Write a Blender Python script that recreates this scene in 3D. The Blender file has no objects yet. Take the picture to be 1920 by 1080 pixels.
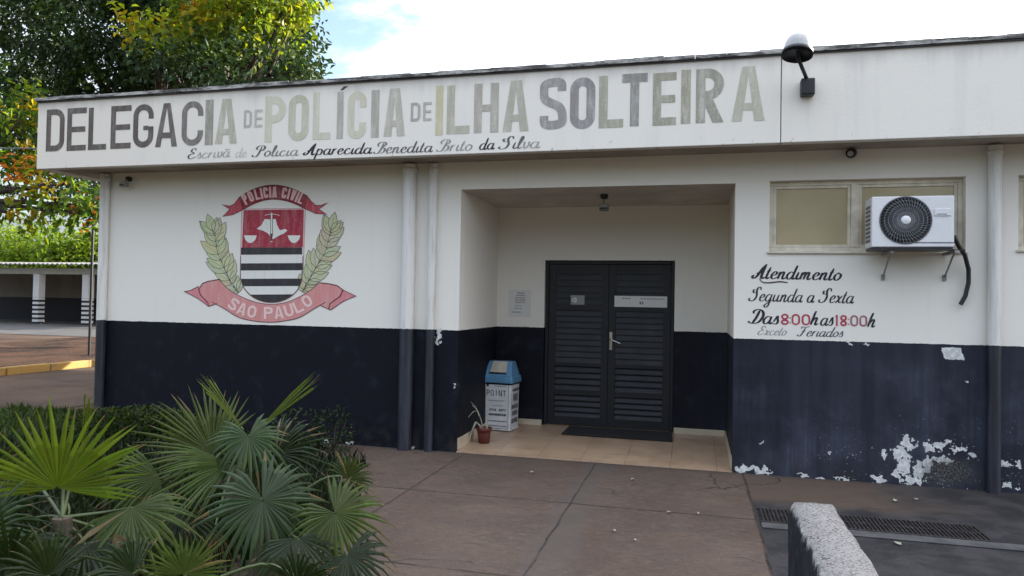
import bpy, bmesh, math, random
from mathutils import Vector, Matrix, noise as mnoise
R_ = math.radians
random.seed(7)
S = bpy.context.scene
COL = S.collection

# ------------------------------------------------------------------ camera
F, YAW, PIT, ROLL, CD, CH = 1349.0, .2506, -.0195, .0179, 7.3552, 1.62
fw = Vector((-math.sin(YAW)*math.cos(PIT), math.cos(YAW)*math.cos(PIT), -math.sin(PIT)))
r0 = Vector((math.cos(YAW), math.sin(YAW), 0)); u0 = r0.cross(fw)
CR = r0*math.cos(ROLL)+u0*math.sin(ROLL); CU = -r0*math.sin(ROLL)+u0*math.cos(ROLL)
CC = Vector((0, -CD, CH))
cam = bpy.data.objects.new('camera', bpy.data.cameras.new('camera'))
cam.data.sensor_width = 36; cam.data.lens = F/1920*36
cam.data.clip_start = .05; cam.data.clip_end = 2000
M = Matrix((CR, CU, -fw)).transposed().to_4x4(); M.translation = CC
cam.matrix_world = M; COL.objects.link(cam); S.camera = cam
# real positions on real planes: where the line of sight meets the plane y = Y, z = Z or lies d metres ahead
def ray(u, v): return fw+CR*((u-960)/F)-CU*((v-540)/F)
def aty(u, v, Y=0.): d = ray(u, v); return CC+d*((Y-CC.y)/d.y)
def atz(u, v, Z=0.): d = ray(u, v); return CC+d*((Z-CC.z)/d.z)
def atd(u, v, D): return CC+ray(u, v)*D

# ------------------------------------------------------------------ sky, sun, exposure
SUN_EL, SUN_AZ = 21., 50.         # azimuth from +y towards +x: behind the building, to the right
W = bpy.data.worlds.new('World'); S.world = W; W.use_nodes = True
S.view_settings.view_transform = 'Standard'; S.view_settings.look = 'None'
S.view_settings.exposure = 1.8; S.view_settings.gamma = 1
sun = bpy.data.objects.new('sun', bpy.data.lights.new('sun', 'SUN'))
sun.data.energy = 5; sun.data.angle = R_(.5); sun.data.color = (1, .93, .82)
sd = Vector((math.sin(R_(SUN_AZ))*math.cos(R_(SUN_EL)), math.cos(R_(SUN_AZ))*math.cos(R_(SUN_EL)), math.sin(R_(SUN_EL))))
sun.rotation_euler = sd.to_track_quat('Z', 'Y').to_euler(); COL.objects.link(sun)

class NT:
    """small helper that writes shader nodes"""
    def __init__(s, nt): s.nt = nt
    def n(s, t, ins=None, **pr):
        k = s.nt.nodes.new('ShaderNode'+t)
        for a, b in pr.items(): setattr(k, a, b)
        for a, b in (ins or {}).items(): s.set(k.inputs[a], b)
        return k
    def set(s, sock, v):
        if hasattr(v, 'is_output'): s.nt.links.new(v, sock)
        elif isinstance(v, (tuple, list)) and len(v) == 3 and sock.type == 'RGBA': sock.default_value = (*v, 1)
        else: sock.default_value = v
    def m(s, op, a, b=0., c=0., clamp=False):
        k = s.n('Math', {0: a, 1: b, 2: c}, operation=op); k.use_clamp = clamp; return k.outputs[0]
    def add(s, a, b): return s.m('ADD', a, b)
    def sub(s, a, b): return s.m('SUBTRACT', a, b)
    def mul(s, a, b): return s.m('MULTIPLY', a, b)
    def mx(s, a, b): return s.m('MAXIMUM', a, b)
    def step(s, lo, hi, v):
        k = s.n('MapRange', {'Value': v, 'From Min': lo, 'From Max': hi}, interpolation_type='SMOOTHSTEP'); return k.outputs[0]
    def lin(s, a, b, c, d, v):
        return s.n('MapRange', {'Value': v, 'From Min': a, 'From Max': b, 'To Min': c, 'To Max': d}).outputs[0]
    def mix(s, f, a, b, mode='MIX'):
        k = s.n('Mix', data_type='RGBA', blend_type=mode); s.set(k.inputs[0], f); s.set(k.inputs[6], a); s.set(k.inputs[7], b); return k.outputs[2]
    def noise(s, sc, det=3., vec=None, rough=.5):
        k = s.n('TexNoise', {'Scale': sc, 'Detail': det, 'Roughness': rough})
        if vec is not None: s.set(k.inputs['Vector'], vec)
        return k.outputs[0]
    def pos(s): return s.n('NewGeometry').outputs['Position']
    def xyz(s, v): return s.n('SeparateXYZ', {0: v}).outputs
    def scl(s, v, x, y, z): return s.n('VectorMath', {0: v, 1: (x, y, z)}, operation='MULTIPLY').outputs[0]

w = NT(W.node_tree); W.node_tree.nodes.clear()
sky = w.n('TexSky', sky_type='NISHITA', sun_disc=False, sun_elevation=R_(SUN_EL), sun_rotation=R_(SUN_AZ), air_density=1.2, dust_density=1.5)
d = w.n('TexCoord').outputs['Generated']; dx, dy, dz = w.xyz(d)
den = w.add(w.mx(dz, 0.), .25)
pv = w.n('CombineXYZ', {0: w.m('DIVIDE', dx, den), 1: w.m('DIVIDE', dy, den), 2: 0.}).outputs[0]
n1 = w.noise(1.6, 7., pv, .62); n2 = w.noise(5., 4., w.scl(pv, 1., 1.7, 1), .6)
hole = ray(625, 60).normalized()
hd = w.n('VectorMath', {0: d, 1: tuple(hole)}, operation='DOT_PRODUCT').outputs['Value']
hb = w.step(math.cos(R_(9)), math.cos(R_(1.5)), hd)
cm = w.add(w.add(w.mul(n1, .8), w.mul(n2, .35)), w.mul(hb, -.20))
cf = w.step(.40, .62, cm)
shade = w.step(.35, .7, w.noise(2.7, 5., pv, .6))
ccol = w.mix(shade, (8.6, 9.0, 9.9), (12.4, 12.6, 13.0))
# overcast law away from the sun: the zenith is three times as bright as the horizon; full brightness on the sun's side
sunside = w.step(-.25, .75, w.n('VectorMath', {0: d, 1: tuple(sd)}, operation='DOT_PRODUCT').outputs['Value'])
law = w.m('DIVIDE', w.add(w.mul(w.mx(dz, 0.), 2.6), .25), 2.85)
lum = w.mx(law, sunside)
tint = w.mix(sunside, (.90, .965, 1.09), (1., 1., 1.))
ccol = w.mix(1., w.mix(1., ccol, tint, 'MULTIPLY'), w.n('CombineXYZ', {0: lum, 1: lum, 2: lum}).outputs[0], 'MULTIPLY')
bgc = w.mix(w.mul(cf, .92), sky.outputs[0], ccol)
bg = w.n('Background', {'Color': bgc, 'Strength': .1})
wo = w.n('OutputWorld'); W.node_tree.links.new(bg.outputs[0], wo.inputs[0])

# ------------------------------------------------------------------ materials
def srgb(r, g, b):
    f = lambda c: (c/255/12.92 if c <= 10 else ((c/255+.055)/1.055)**2.4)
    return (f(r), f(g), f(b))
MATS = {}
def mat(name, fn):
    m = bpy.data.materials.new(name); m.use_nodes = True; m.node_tree.nodes.clear()
    q = NT(m.node_tree); out = q.n('OutputMaterial'); sh = fn(q)
    m.node_tree.links.new(sh, out.inputs[0]); MATS[name] = m; return m
def bsdf(q, col, rough=.7, bump=None, bs=.3, metal=0., spec=.5, bd=.01):
    k = q.n('BsdfPrincipled', {'Base Color': col, 'Roughness': rough, 'Metallic': metal, 'Specular IOR Level': spec})
    if bump is not None:
        b = q.n('Bump', {'Height': bump, 'Strength': bs, 'Distance': bd}); q.nt.links.new(b.outputs[0], k.inputs['Normal'])
    return k.outputs[0]
def simple(name, col, rough=.6, metal=0., var=.25, sc=6., spec=.5):
    def fn(q):
        p = q.pos(); a = q.noise(sc, 5., p, .6)
        c = q.mix(q.step(.3, .75, a), tuple(x*(1-var) for x in col), tuple(min(1, x*(1+var*.5)) for x in col))
        return bsdf(q, c, q.lin(.2, .8, max(.05, rough-.1), min(1, rough+.1), a), q.noise(sc*12, 3., p), .12, metal, spec)
    return mat(name, fn)

WHITE = (.77, .735, .665); NAVY = (.0048, .0056, .0105)
Z5 = lambda x, y, rx, ry: (1340+x/3.31, 800+y/3.31, rx/3.31, ry/3.31)
PEEL = [Z5(1200,105,50,48), Z5(1155,170,55,48), Z5(1180,250,48,62), Z5(1225,330,75,34), Z5(1268,280,38,66), Z5(1120,295,38,26),
        Z5(1018,325,42,24), Z5(1050,185,17,34), Z5(1335,125,42,38), Z5(1400,120,48,26), Z5(1448,98,26,17), Z5(1320,235,36,58),
        Z5(1600,180,36,26), Z5(1520,142,54,15), Z5(1420,205,76,22), Z5(175,262,66,26), Z5(280,274,66,20), Z5(550,303,36,10), Z5(650,317,40,11),
        Z5(790,328,50,8), Z5(300,102,9,9), Z5(713,175,8,16), Z5(1800,226,46,12), Z5(1812,365,32,26), Z5(1885,240,24,20), Z5(1890,378,20,12),
        (1592,641,5,4), (1625,643,6,2), (822,632,5,15), (853,722,2,3), (611,829,6,4), (655,832,9,3), (765,839,11,4), (1816,715,2.5,3)]
def wallmat(q):
    p = q.pos(); x, y, z = q.xyz(p)
    fine = q.noise(38, 4., p, .65); mid = q.noise(5, 5., p, .6); streak = q.noise(1., 5., q.scl(p, 9, 9, .55), .6); speck = q.noise(75, 3., p, .7)
    # white paint with faint dirt streaks
    wc = q.mix(q.mul(q.step(.52, .8, streak), .16), WHITE, (.60, .57, .51))
    wc = q.mix(q.mul(q.step(.55, .8, mid), .22), wc, (.66, .63, .57))
    # navy dado, paler towards the right, scuffed there and at the foot
    pale_mix = q.mul(q.step(-.5, 1.2, x), q.lin(.3, .8, .35, 1., streak))
    nc = q.mix(pale_mix, NAVY, (.034, .038, .056))
    nc = q.mix(q.mul(q.step(.52, .78, mid), .35), nc, (.030, .036, .054))
    sm = q.mul(q.step(.0, .7, x), q.mul(q.step(.42, .72, q.noise(1.7, 6., p, .62)), q.lin(.35, .7, .3, 1., q.noise(1., 5., q.scl(p, 26, 26, 1.1), .65))))
    sm = q.mul(sm, q.step(1.28, .95, q.add(z, q.mul(q.sub(mid, .5), .3))))
    nc = q.mix(q.mul(sm, .75), nc, (.080, .088, .125))
    nc = q.mix(q.mul(q.step(.64, .72, speck), q.mul(q.step(.5, .6, mid), .5)), nc, (.14, .15, .18))
    nc = q.mix(q.mul(q.step(.35, .0, z), q.mul(q.step(.4, .65, q.noise(9, 5., p)), .6)), nc, (.03, .028, .027))
    edge = q.add(z, q.add(q.mul(q.sub(q.noise(7, 3., p), .5), .012), q.mul(q.sub(fine, .5), .014)))
    dad = q.m('LESS_THAN', edge, 1.305)
    col = q.mix(dad, wc, nc)
    # peeled patches
    warp = q.n('TexNoise', {'Scale': 14., 'Detail': 4., 'Roughness': .65, 'Vector': p})
    pv = q.n('VectorMath', {0: warp.outputs['Color'], 1: (.5, .5, .5)}, operation='SUBTRACT').outputs[0]
    pv = q.n('VectorMath', {0: q.scl(pv, .17, 0, .17), 1: p}, operation='ADD').outputs[0]
    pv = q.n('VectorMath', {0: pv, 1: (1, 0, 1)}, operation='MULTIPLY').outputs[0]
    msk = None
    for u, v, ru, rv in PEEL:
        c = aty(u, v, 0.); k = (aty(u+1, v, 0.)-c).x
        s = q.n('VectorMath', {0: pv, 1: (c.x, 0, c.z)}, operation='SUBTRACT').outputs[0]
        s = q.scl(s, 1/(ru*k*.9), 0, 1/(rv*k*.9))
        l = q.n('VectorMath', {0: s}, operation='LENGTH').outputs['Value']
        msk = l if msk is None else q.m('MINIMUM', msk, l)
    c = aty(1786, 663, 0.); k = (aty(1787, 663, 0.)-c).x
    s = q.xyz(q.scl(q.n('VectorMath', {0: p, 1: (c.x, 0, c.z)}, operation='SUBTRACT').outputs[0], 1/(19*k), 0, 1/(13*k)))
    bx_ = q.mx(q.m('ABSOLUTE', q.add(s[0], q.mul(s[2], .18))), q.m('ABSOLUTE', s[2]))
    msk = q.m('MINIMUM', msk, q.add(bx_, q.mul(q.sub(q.noise(24, 2., p, .5), .5), -2.1)))
    pm = q.mul(q.step(1.0, .95, q.add(msk, q.add(q.mul(q.sub(q.noise(24, 2., p, .5), .5), 2.4), q.mul(q.sub(fine, .5), .7)))), q.m('LESS_THAN', y, .05))
    sc_ = q.mul(q.mul(q.step(.80, .05, z), q.step(.9, 1.6, x)), q.m('LESS_THAN', y, .05))
    pm = q.mx(pm, q.mul(q.step(.66, .70, q.add(q.noise(42, 3., p, .6), q.mul(q.sub(q.noise(6, 4., p), .5), .35))), sc_))
    pc = q.mix(q.step(.35, .7, q.noise(24, 4., p)), (.50, .50, .49), (.72, .72, .70))
    col = q.mix(pm, col, pc)
    # mould bloom above the drain corner
    mc = aty(1778, 884, 0.); s = q.n('VectorMath', {0: p, 1: (mc.x, 0, mc.z)}, operation='SUBTRACT').outputs[0]
    l = q.n('VectorMath', {0: q.scl(s, 1/.26, 0, 1/.14)}, operation='LENGTH').outputs['Value']
    mm = q.mul(q.step(1.25, .45, q.add(l, q.mul(q.sub(q.noise(30, 5., p), .5), 1.2))), .62)
    mm = q.mul(mm, q.m('LESS_THAN', y, .05))
    col = q.mix(mm, col, q.mix(q.step(.4, .6, q.noise(60, 4., p)), (.02, .02, .018), (.13, .12, .105)))
    h = q.add(q.mul(fine, .5), q.add(q.mul(mid, .6), q.mul(pm, .25)))
    return bsdf(q, col, q.mix(dad, (.8,)*3, (.62,)*3), h, .16, spec=.18)
mat('wall_paint', wallmat)
def fasciamat(q):
    p = q.pos(); x, y, z = q.xyz(p)
    streak = q.noise(1., 5., q.scl(p, 7, 7, .5), .62); mid = q.noise(2.2, 5., p, .6); fine = q.noise(45, 4., p, .65)
    c = q.mix(q.mul(q.step(.5, .8, streak), .4), WHITE, (.6, .585, .555))
    c = q.mix(q.mul(q.step(-2.5, -7.6, x), .8), c, (.70, .645, .56))      # warm bounce light painted into the coat towards the left end
    c = q.mix(q.mul(q.step(.52, .75, mid), .25), c, (.64, .63, .61))
    top = q.mul(q.step(3.72, 3.9, q.add(z, q.mul(q.sub(streak, .5), .35))), .35)
    c = q.mix(top, c, (.40, .38, .35))
    bt = q.mul(q.step(.62, .7, q.noise(14, 4., p)), q.mul(q.step(3.2, 3.12, z), .6))
    c = q.mix(bt, c, (.25, .23, .2))
    return bsdf(q, c, .75, q.add(fine, q.mul(mid, .8)), .14, spec=.3)
mat('fascia_paint', fasciamat)
def copmat(q):
    p = q.pos(); a = q.noise(1., 5., q.scl(p, 4, 20, 20), .7); b = q.noise(30, 4., p, .6)
    c = q.mix(q.step(.4, .62, a), (.06, .055, .05), (.42, .41, .39)); c = q.mix(q.step(.55, .7, b), c, (.2, .19, .17))
    return bsdf(q, c, .8, b, .3)
mat('coping_concrete', copmat)
def attr_mat(name, rough=.7, wear=0.):
    def fn(q):
        p = q.pos(); c = q.n('Attribute', attribute_name='col').outputs['Color']
        if wear:
            s = q.noise(1., 6., q.scl(p, 16, 16, 3.), .7); s2 = q.noise(60, 3., p, .7); s3 = q.noise(6, 4., p, .6)
            k = q.add(q.mul(q.step(.42, .74, s), wear), q.mul(q.step(.54, .66, s2), wear*.6))
            k = q.m('MINIMUM', q.add(k, q.mul(q.step(.55, .75, s3), wear*.5)), .9)
            k = q.mul(k, q.lin(.06, .30, .22, 1., q.xyz(c)[0]))
            c = q.mix(k, c, WHITE)
            c = q.mix(q.mul(q.step(.5, .3, q.noise(1., 5., q.scl(p, 22, 22, 2.), .7)), .17), c, q.mix(.5, c, (.03, .03, .035)))
        return bsdf(q, c, rough, q.noise(45, 4., p), .1, spec=.3)
    return mat(name, fn)
attr_mat('letter_paint', .7, .42); attr_mat('script_paint', .65, .2); attr_mat('emblem_paint', .65, .16); attr_mat('print_ink', .6)
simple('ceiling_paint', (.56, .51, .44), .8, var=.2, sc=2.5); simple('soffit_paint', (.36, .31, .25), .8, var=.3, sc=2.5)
simple('navy_steel', (.0036, .0038, .0068), .55, var=.3, sc=5)
simple('black_metal', (.010, .011, .014), .45)
simple('dome_grey', (.45, .45, .44), .4, var=.25)
simple('aluminium', (.66, .60, .48), .45, 0., .2, 10)
def paintedpipe(q):
    p = q.pos(); x, y, z = q.xyz(p); s = q.noise(1., 5., q.scl(p, 14, 14, 1.2), .65)
    wc = q.mix(q.mul(q.step(.42, .75, s), .7), (.68, .665, .63), (.36, .345, .31))
    nc = q.mix(q.step(.4, .75, s), (.010, .011, .018), (.035, .038, .055))
    return bsdf(q, q.mix(q.m('LESS_THAN', q.add(z, q.mul(q.sub(s, .5), .03)), 1.31), wc, nc), .55, s, .1)
mat('pipe_paint', paintedpipe)
def glassmat(q):
    p = q.pos(); a = q.noise(1.3, 4., p)
    c = q.mix(q.step(.3, .7, a), (.42, .345, .21), (.50, .42, .275))
    return bsdf(q, c, .14, q.noise(3, 2., p), .05, spec=.5)
mat('frosted_pane', glassmat)
simple('ac_white', (.70, .70, .71), .4, var=.08, sc=3)
simple('ac_dark', (.12, .122, .138), .5)
simple('ac_vane', (.25, .255, .28), .45)
simple('steel_bracket', (.30, .29, .27), .55, .3)
simple('rubber_black', (.009, .009, .010), .45)
simple('chrome', (.62, .62, .62), .22, .9, .1)
simple('paper', (.66, .65, .62), .8, var=.08)
simple('bin_white', (.62, .62, .62), .5, var=.14, sc=8)
simple('bin_blue', (.11, .26, .42), .4, var=.2)
simple('bin_flap', (.50, .46, .36), .5, var=.25)
simple('terracotta', (.13, .025, .019), .7, var=.35, sc=12)
simple('dry_leaf', (.34, .32, .25), .8)
simple('mat_black', (.012, .011, .012), .95, var=.4, sc=60)
simple('skirting', (.50, .42, .31), .35, var=.15)
def tilemat(q):
    p = q.pos(); x, y, z = q.xyz(p)
    def groove(c, per, off):
        f = q.m('FRACT', q.m('DIVIDE', q.add(c, off), per)); e = q.m('ABSOLUTE', q.sub(f, .5)); return q.step(.493, .497, e)
    g = q.mx(groove(x, .45, 10.13), groove(y, .45, 10.02))
    idx = q.n('CombineXYZ', {0: q.m('FLOOR', q.m('DIVIDE', q.add(x, 10.13+.225), .45)), 1: q.m('FLOOR', q.m('DIVIDE', q.add(y, 10.02+.225), .45)), 2: 0.}).outputs[0]
    v = q.n('TexWhiteNoise', {'Vector': idx}).outputs['Value']
    c = q.mix(v, (.36, .245, .158), (.42, .295, .195)); c = q.mix(q.mul(q.step(.4, .7, q.noise(4, 5., p)), .5), c, (.27, .17, .105))
    c = q.mix(q.mul(q.step(.58, .7, q.noise(22, 4., p)), .35), c, (.16, .11, .08))
    return bsdf(q, q.mix(g, c, (.10, .075, .055)), .33, q.mul(g, -1.), .3, spec=.4, bd=.003)
mat('floor_tile', tilemat)
def slab(q):
    p = q.pos(); x, y, z = q.xyz(p)
    wv = q.add(q.mul(q.sub(q.noise(3, 4., p), .5), .035), q.mul(q.sub(q.noise(55, 4., p, .7), .5), .018))
    def line(c, at, wd): return q.step(wd, wd*.35, q.m('ABSOLUTE', q.sub(q.add(c, wv), at)))
    big = q.noise(.8, 6., p, .62); mid = q.noise(3.5, 6., p, .65); sm = q.noise(40, 5., p, .7); gr = q.noise(160, 2., p)
    c = q.mix(q.step(.3, .7, big), (.078, .052, .038), (.122, .085, .063))
    c = q.mix(q.mul(q.step(.5, .72, mid), .45), c, (.125, .090, .067))
    c = q.mix(q.mul(q.step(.53, .40, q.noise(1.7, 6., q.scl(p, 1, 2.2, 1), .7)), .45), c, (.07, .055, .047))
    c = q.mix(q.mul(q.step(.54, .66, sm), .6), c, (.045, .034, .028)); c = q.mix(q.mul(q.step(.63, .7, q.noise(70, 3., p, .6)), .6), c, (.20, .16, .13))
    c = q.mix(q.mul(q.step(.58, .7, gr), .45), c, (.26, .22, .19)); c = q.mix(q.mul(q.step(.42, .34, gr), .5), c, (.04, .033, .03))
    mt = q.noise(13, 6., q.scl(p, 1, 1.6, 1), .72)
    c = q.mix(q.mul(q.mul(q.step(.5, .66, mt), .6), q.lin(.3, .65, .1, 1., q.noise(1.1, 4., p))), c, (.044, .031, .024)); c = q.mix(q.mul(q.mul(q.step(.47, .34, mt), .55), q.lin(.35, .65, 1., .1, q.noise(1.4, 4., p))), c, (.168, .124, .096))
    # grey cement along the joint that runs from the door
    gz = q.mul(q.step(.22, .06, q.m('ABSOLUTE', q.add(q.sub(x, -.93), q.mul(q.sub(big, .5), .5)))), .55)
    c = q.mix(gz, c, (.090, .077, .068))
    # right-hand bay is a darker grey concrete, with a rusty tongue below the wall
    rt = q.step(.455, .49, q.add(x, wv))
    g = q.mix(q.step(.35, .65, mid), (.022, .021, .022), (.046, .042, .042)); g = q.mix(q.mul(q.step(.55, .7, sm), .5), g, (.095, .088, .085))
    tong = q.mul(q.mul(q.step(-1.15, -.85, q.add(y, q.mul(q.sub(mid, .5), .3))), q.step(2.35, 1.3, q.add(x, q.mul(q.sub(big, .5), 1.2)))), .8)
    g = q.mix(tong, g, (.105, .073, .052))
    c = q.mix(rt, c, g)
    ln = q.mx(line(y, -1.56, .016), q.mul(line(y, -3.2, .016), q.m('LESS_THAN', x, .46)))
    ln = q.mul(ln, q.m('LESS_THAN', x, .47))
    ln = q.mx(ln, q.mul(line(x, -.965, .012), .9)); ln = q.mx(ln, line(x, .465, .016)); ln = q.mx(ln, q.mul(line(x, -2.36, .014), .8))
    ln = q.mul(ln, q.lin(.35, .62, .25, .95, mid))
    cr = q.n('TexVoronoi', {'Scale': .55, 'Vector': q.n('VectorMath', {0: p, 1: q.scl(q.n('TexNoise', {'Scale': 2.5, 'Detail': 5., 'Vector': p}).outputs['Color'], .5, .5, .5)}, operation='ADD').outputs[0]}, feature='DISTANCE_TO_EDGE').outputs['Distance']
    ln = q.mx(ln, q.mul(q.step(.006, .002, cr), q.mul(q.step(.5, .6, q.noise(.9, 3., p)), .7)))
    c = q.mix(ln, c, (.022, .018, .016))
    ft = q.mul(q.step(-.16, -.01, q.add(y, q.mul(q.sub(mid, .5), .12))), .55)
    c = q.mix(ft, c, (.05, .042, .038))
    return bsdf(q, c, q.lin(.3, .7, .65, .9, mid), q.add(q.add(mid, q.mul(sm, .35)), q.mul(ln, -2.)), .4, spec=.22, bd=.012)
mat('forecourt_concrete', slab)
def ground_m(q):
    p = q.pos(); a = q.noise(.5, 7., p, .65); b = q.noise(9, 6., p, .7)
    c = q.mix(q.step(.35, .65, a), (.050, .029, .019), (.105, .062, .041)); c = q.mix(q.mul(q.step(.45, .7, b), .6), c, (.06, .045, .03))
    c = q.mix(q.mul(q.step(.55, .62, q.noise(.23, 5., p)), .6), c, (.05, .06, .022))
    return bsdf(q, c, .95, b, .6, spec=.2, bd=.05)
mat('earth', ground_m)
def soil_m(q):
    p = q.pos(); a = q.noise(6, 6., p, .7)
    return bsdf(q, q.mix(q.step(.35, .65, a), (.018, .014, .010), (.055, .042, .028)), .95, a, .8, spec=.2, bd=.05)
mat('bed_soil', soil_m)
def dirt_m(q):
    p = q.pos(); a = q.noise(1., 7., q.scl(p, .8, .35, 1.), .65); b = q.noise(11, 6., p, .7)
    c = q.mix(q.step(.38, .62, a), (.026, .017, .012), (.078, .042, .027)); c = q.mix(q.mul(q.step(.5, .68, b), .6), c, (.085, .062, .045))
    return bsdf(q, c, .95, b, .8, spec=.1, bd=.06)
mat('loose_dirt', dirt_m)
def road_m(q):
    p = q.pos(); a = q.noise(.7, 6., p, .65); b = q.noise(30, 4., p, .7); s = q.noise(1., 5., q.scl(p, 1.6, .3, 1), .6)
    c = q.mix(q.step(.35, .65, a), (.052, .034, .024), (.092, .060, .041)); c = q.mix(q.mul(q.step(.5, .7, s), .6), c, (.065, .053, .047)); c = q.mix(q.mul(q.step(.55, .7, b), .3), c, (.15, .105, .08))
    return bsdf(q, c, .95, b, .3, spec=.12)
mat('road_surface', road_m)
simple('apron_concrete', (.055, .051, .048), .85, var=.35, sc=.8)
def kerb_m(q):
    p = q.pos(); a = q.noise(7, 5., p, .7)
    return bsdf(q, q.mix(q.step(.5, .68, a), (.30, .165, .03), (.18, .115, .05)), .7, a, .3)
mat('yellow_paint', kerb_m)
def capmat(q):
    p = q.pos(); x, y, z = q.xyz(p); nz = q.xyz(q.n('NewGeometry').outputs['Normal'])[2]
    a = q.noise(48, 5., p, .7); b = q.noise(9, 5., p, .65); e = q.noise(130, 3., p, .7)
    top = q.mix(q.step(.33, .60, q.add(q.mul(a, .7), q.mul(b, .3))), (.19, .178, .168), (.30, .28, .265)); top = q.mix(q.mul(q.step(.5, .64, e), .6), top, (.43, .405, .38))
    top = q.mix(q.mul(q.step(.54, .7, q.noise(5, 6., p, .7)), .45), top, (.17, .155, .145))
    top = q.mix(q.mul(q.step(.56, .60, q.noise(85, 3., p, .6)), .85), top, (.03, .028, .03))
    side = q.mix(q.step(.4, .7, b), (.010, .011, .016), (.028, .030, .042))
    ch = q.step(.545, .60, q.add(z, q.add(q.mul(q.sub(b, .5), .14), q.mul(q.sub(a, .5), .10))))
    side = q.mix(ch, side, (.45, .43, .41))
    side = q.mix(q.mul(q.step(.66, .7, a), .4), side, (.2, .2, .21))
    c = q.mix(q.step(.45, .75, nz), side, top)
    return bsdf(q, c, .9, q.add(a, q.mul(e, .6)), .8, spec=.25, bd=.012)
mat('low_wall_render', capmat)
simple('drain_pit', (.012, .010, .010), .9)
simple('drain_iron', (.055, .048, .046), .6, .4, .4, 20)
simple('drain_kerb', (.075, .071, .071), .85, var=.35, sc=7)
def col_m(q):
    p = q.pos(); z = q.xyz(p)[2]
    f = q.m('FRACT', q.m('DIVIDE', z, .235)); st = q.mul(q.m('LESS_THAN', f, .5), q.m('LESS_THAN', z, 1.42))
    return bsdf(q, q.mix(st, (.50, .49, .47), (.010, .010, .013)), .75, q.noise(9, 4., p), .1)
mat('striped_column', col_m)
def cpw(q):
    p = q.pos(); z = q.xyz(p)[2]; a = q.noise(1.2, 5., p)
    wc = q.mix(q.step(.4, .7, a), (.17, .14, .11), (.22, .185, .15))
    return bsdf(q, q.mix(q.m('LESS_THAN', z, 1.38), wc, (.014, .014, .018)), .8)
mat('carport_wall', cpw)
simple('carport_cream', (.30, .28, .225), .8, var=.15)
simple('roof_sheet', (.17, .165, .16), .7, .2, .4, 2)
def leafmat(name, trans=.45, rough=.42):
    def fn(q):
        p = q.pos(); c = q.n('Attribute', attribute_name='col').outputs['Color']
        c2 = q.mix(q.mul(q.step(.45, .75, q.noise(17, 3., p)), .35), c, q.mix(.5, c, (.02, .025, .008)))
        b = q.n('BsdfPrincipled', {'Base Color': c2, 'Roughness': rough, 'Specular IOR Level': .22}).outputs[0]
        t = q.n('BsdfTranslucent', {'Color': q.mix(1., c2, (2.2, 2.1, .9), 'MULTIPLY')}).outputs[0]
        k = q.n('MixShader', {0: trans}); q.nt.links.new(b, k.inputs[1]); q.nt.links.new(t, k.inputs[2]); return k.outputs[0]
    return mat(name, fn)
leafmat('tree_leaf', .5); leafmat('dense_leaf', .12, .6); leafmat('palm_leaf', .22, .38); leafmat('shrub_leaf', .25, .5)
simple('bark', (.055, .043, .034), .95, var=.5, sc=14)
simple('palm_fibre', (.075, .055, .036), .95, var=.5, sc=30)
simple('petiole_green', (.060, .085, .022), .5, var=.3)

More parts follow.
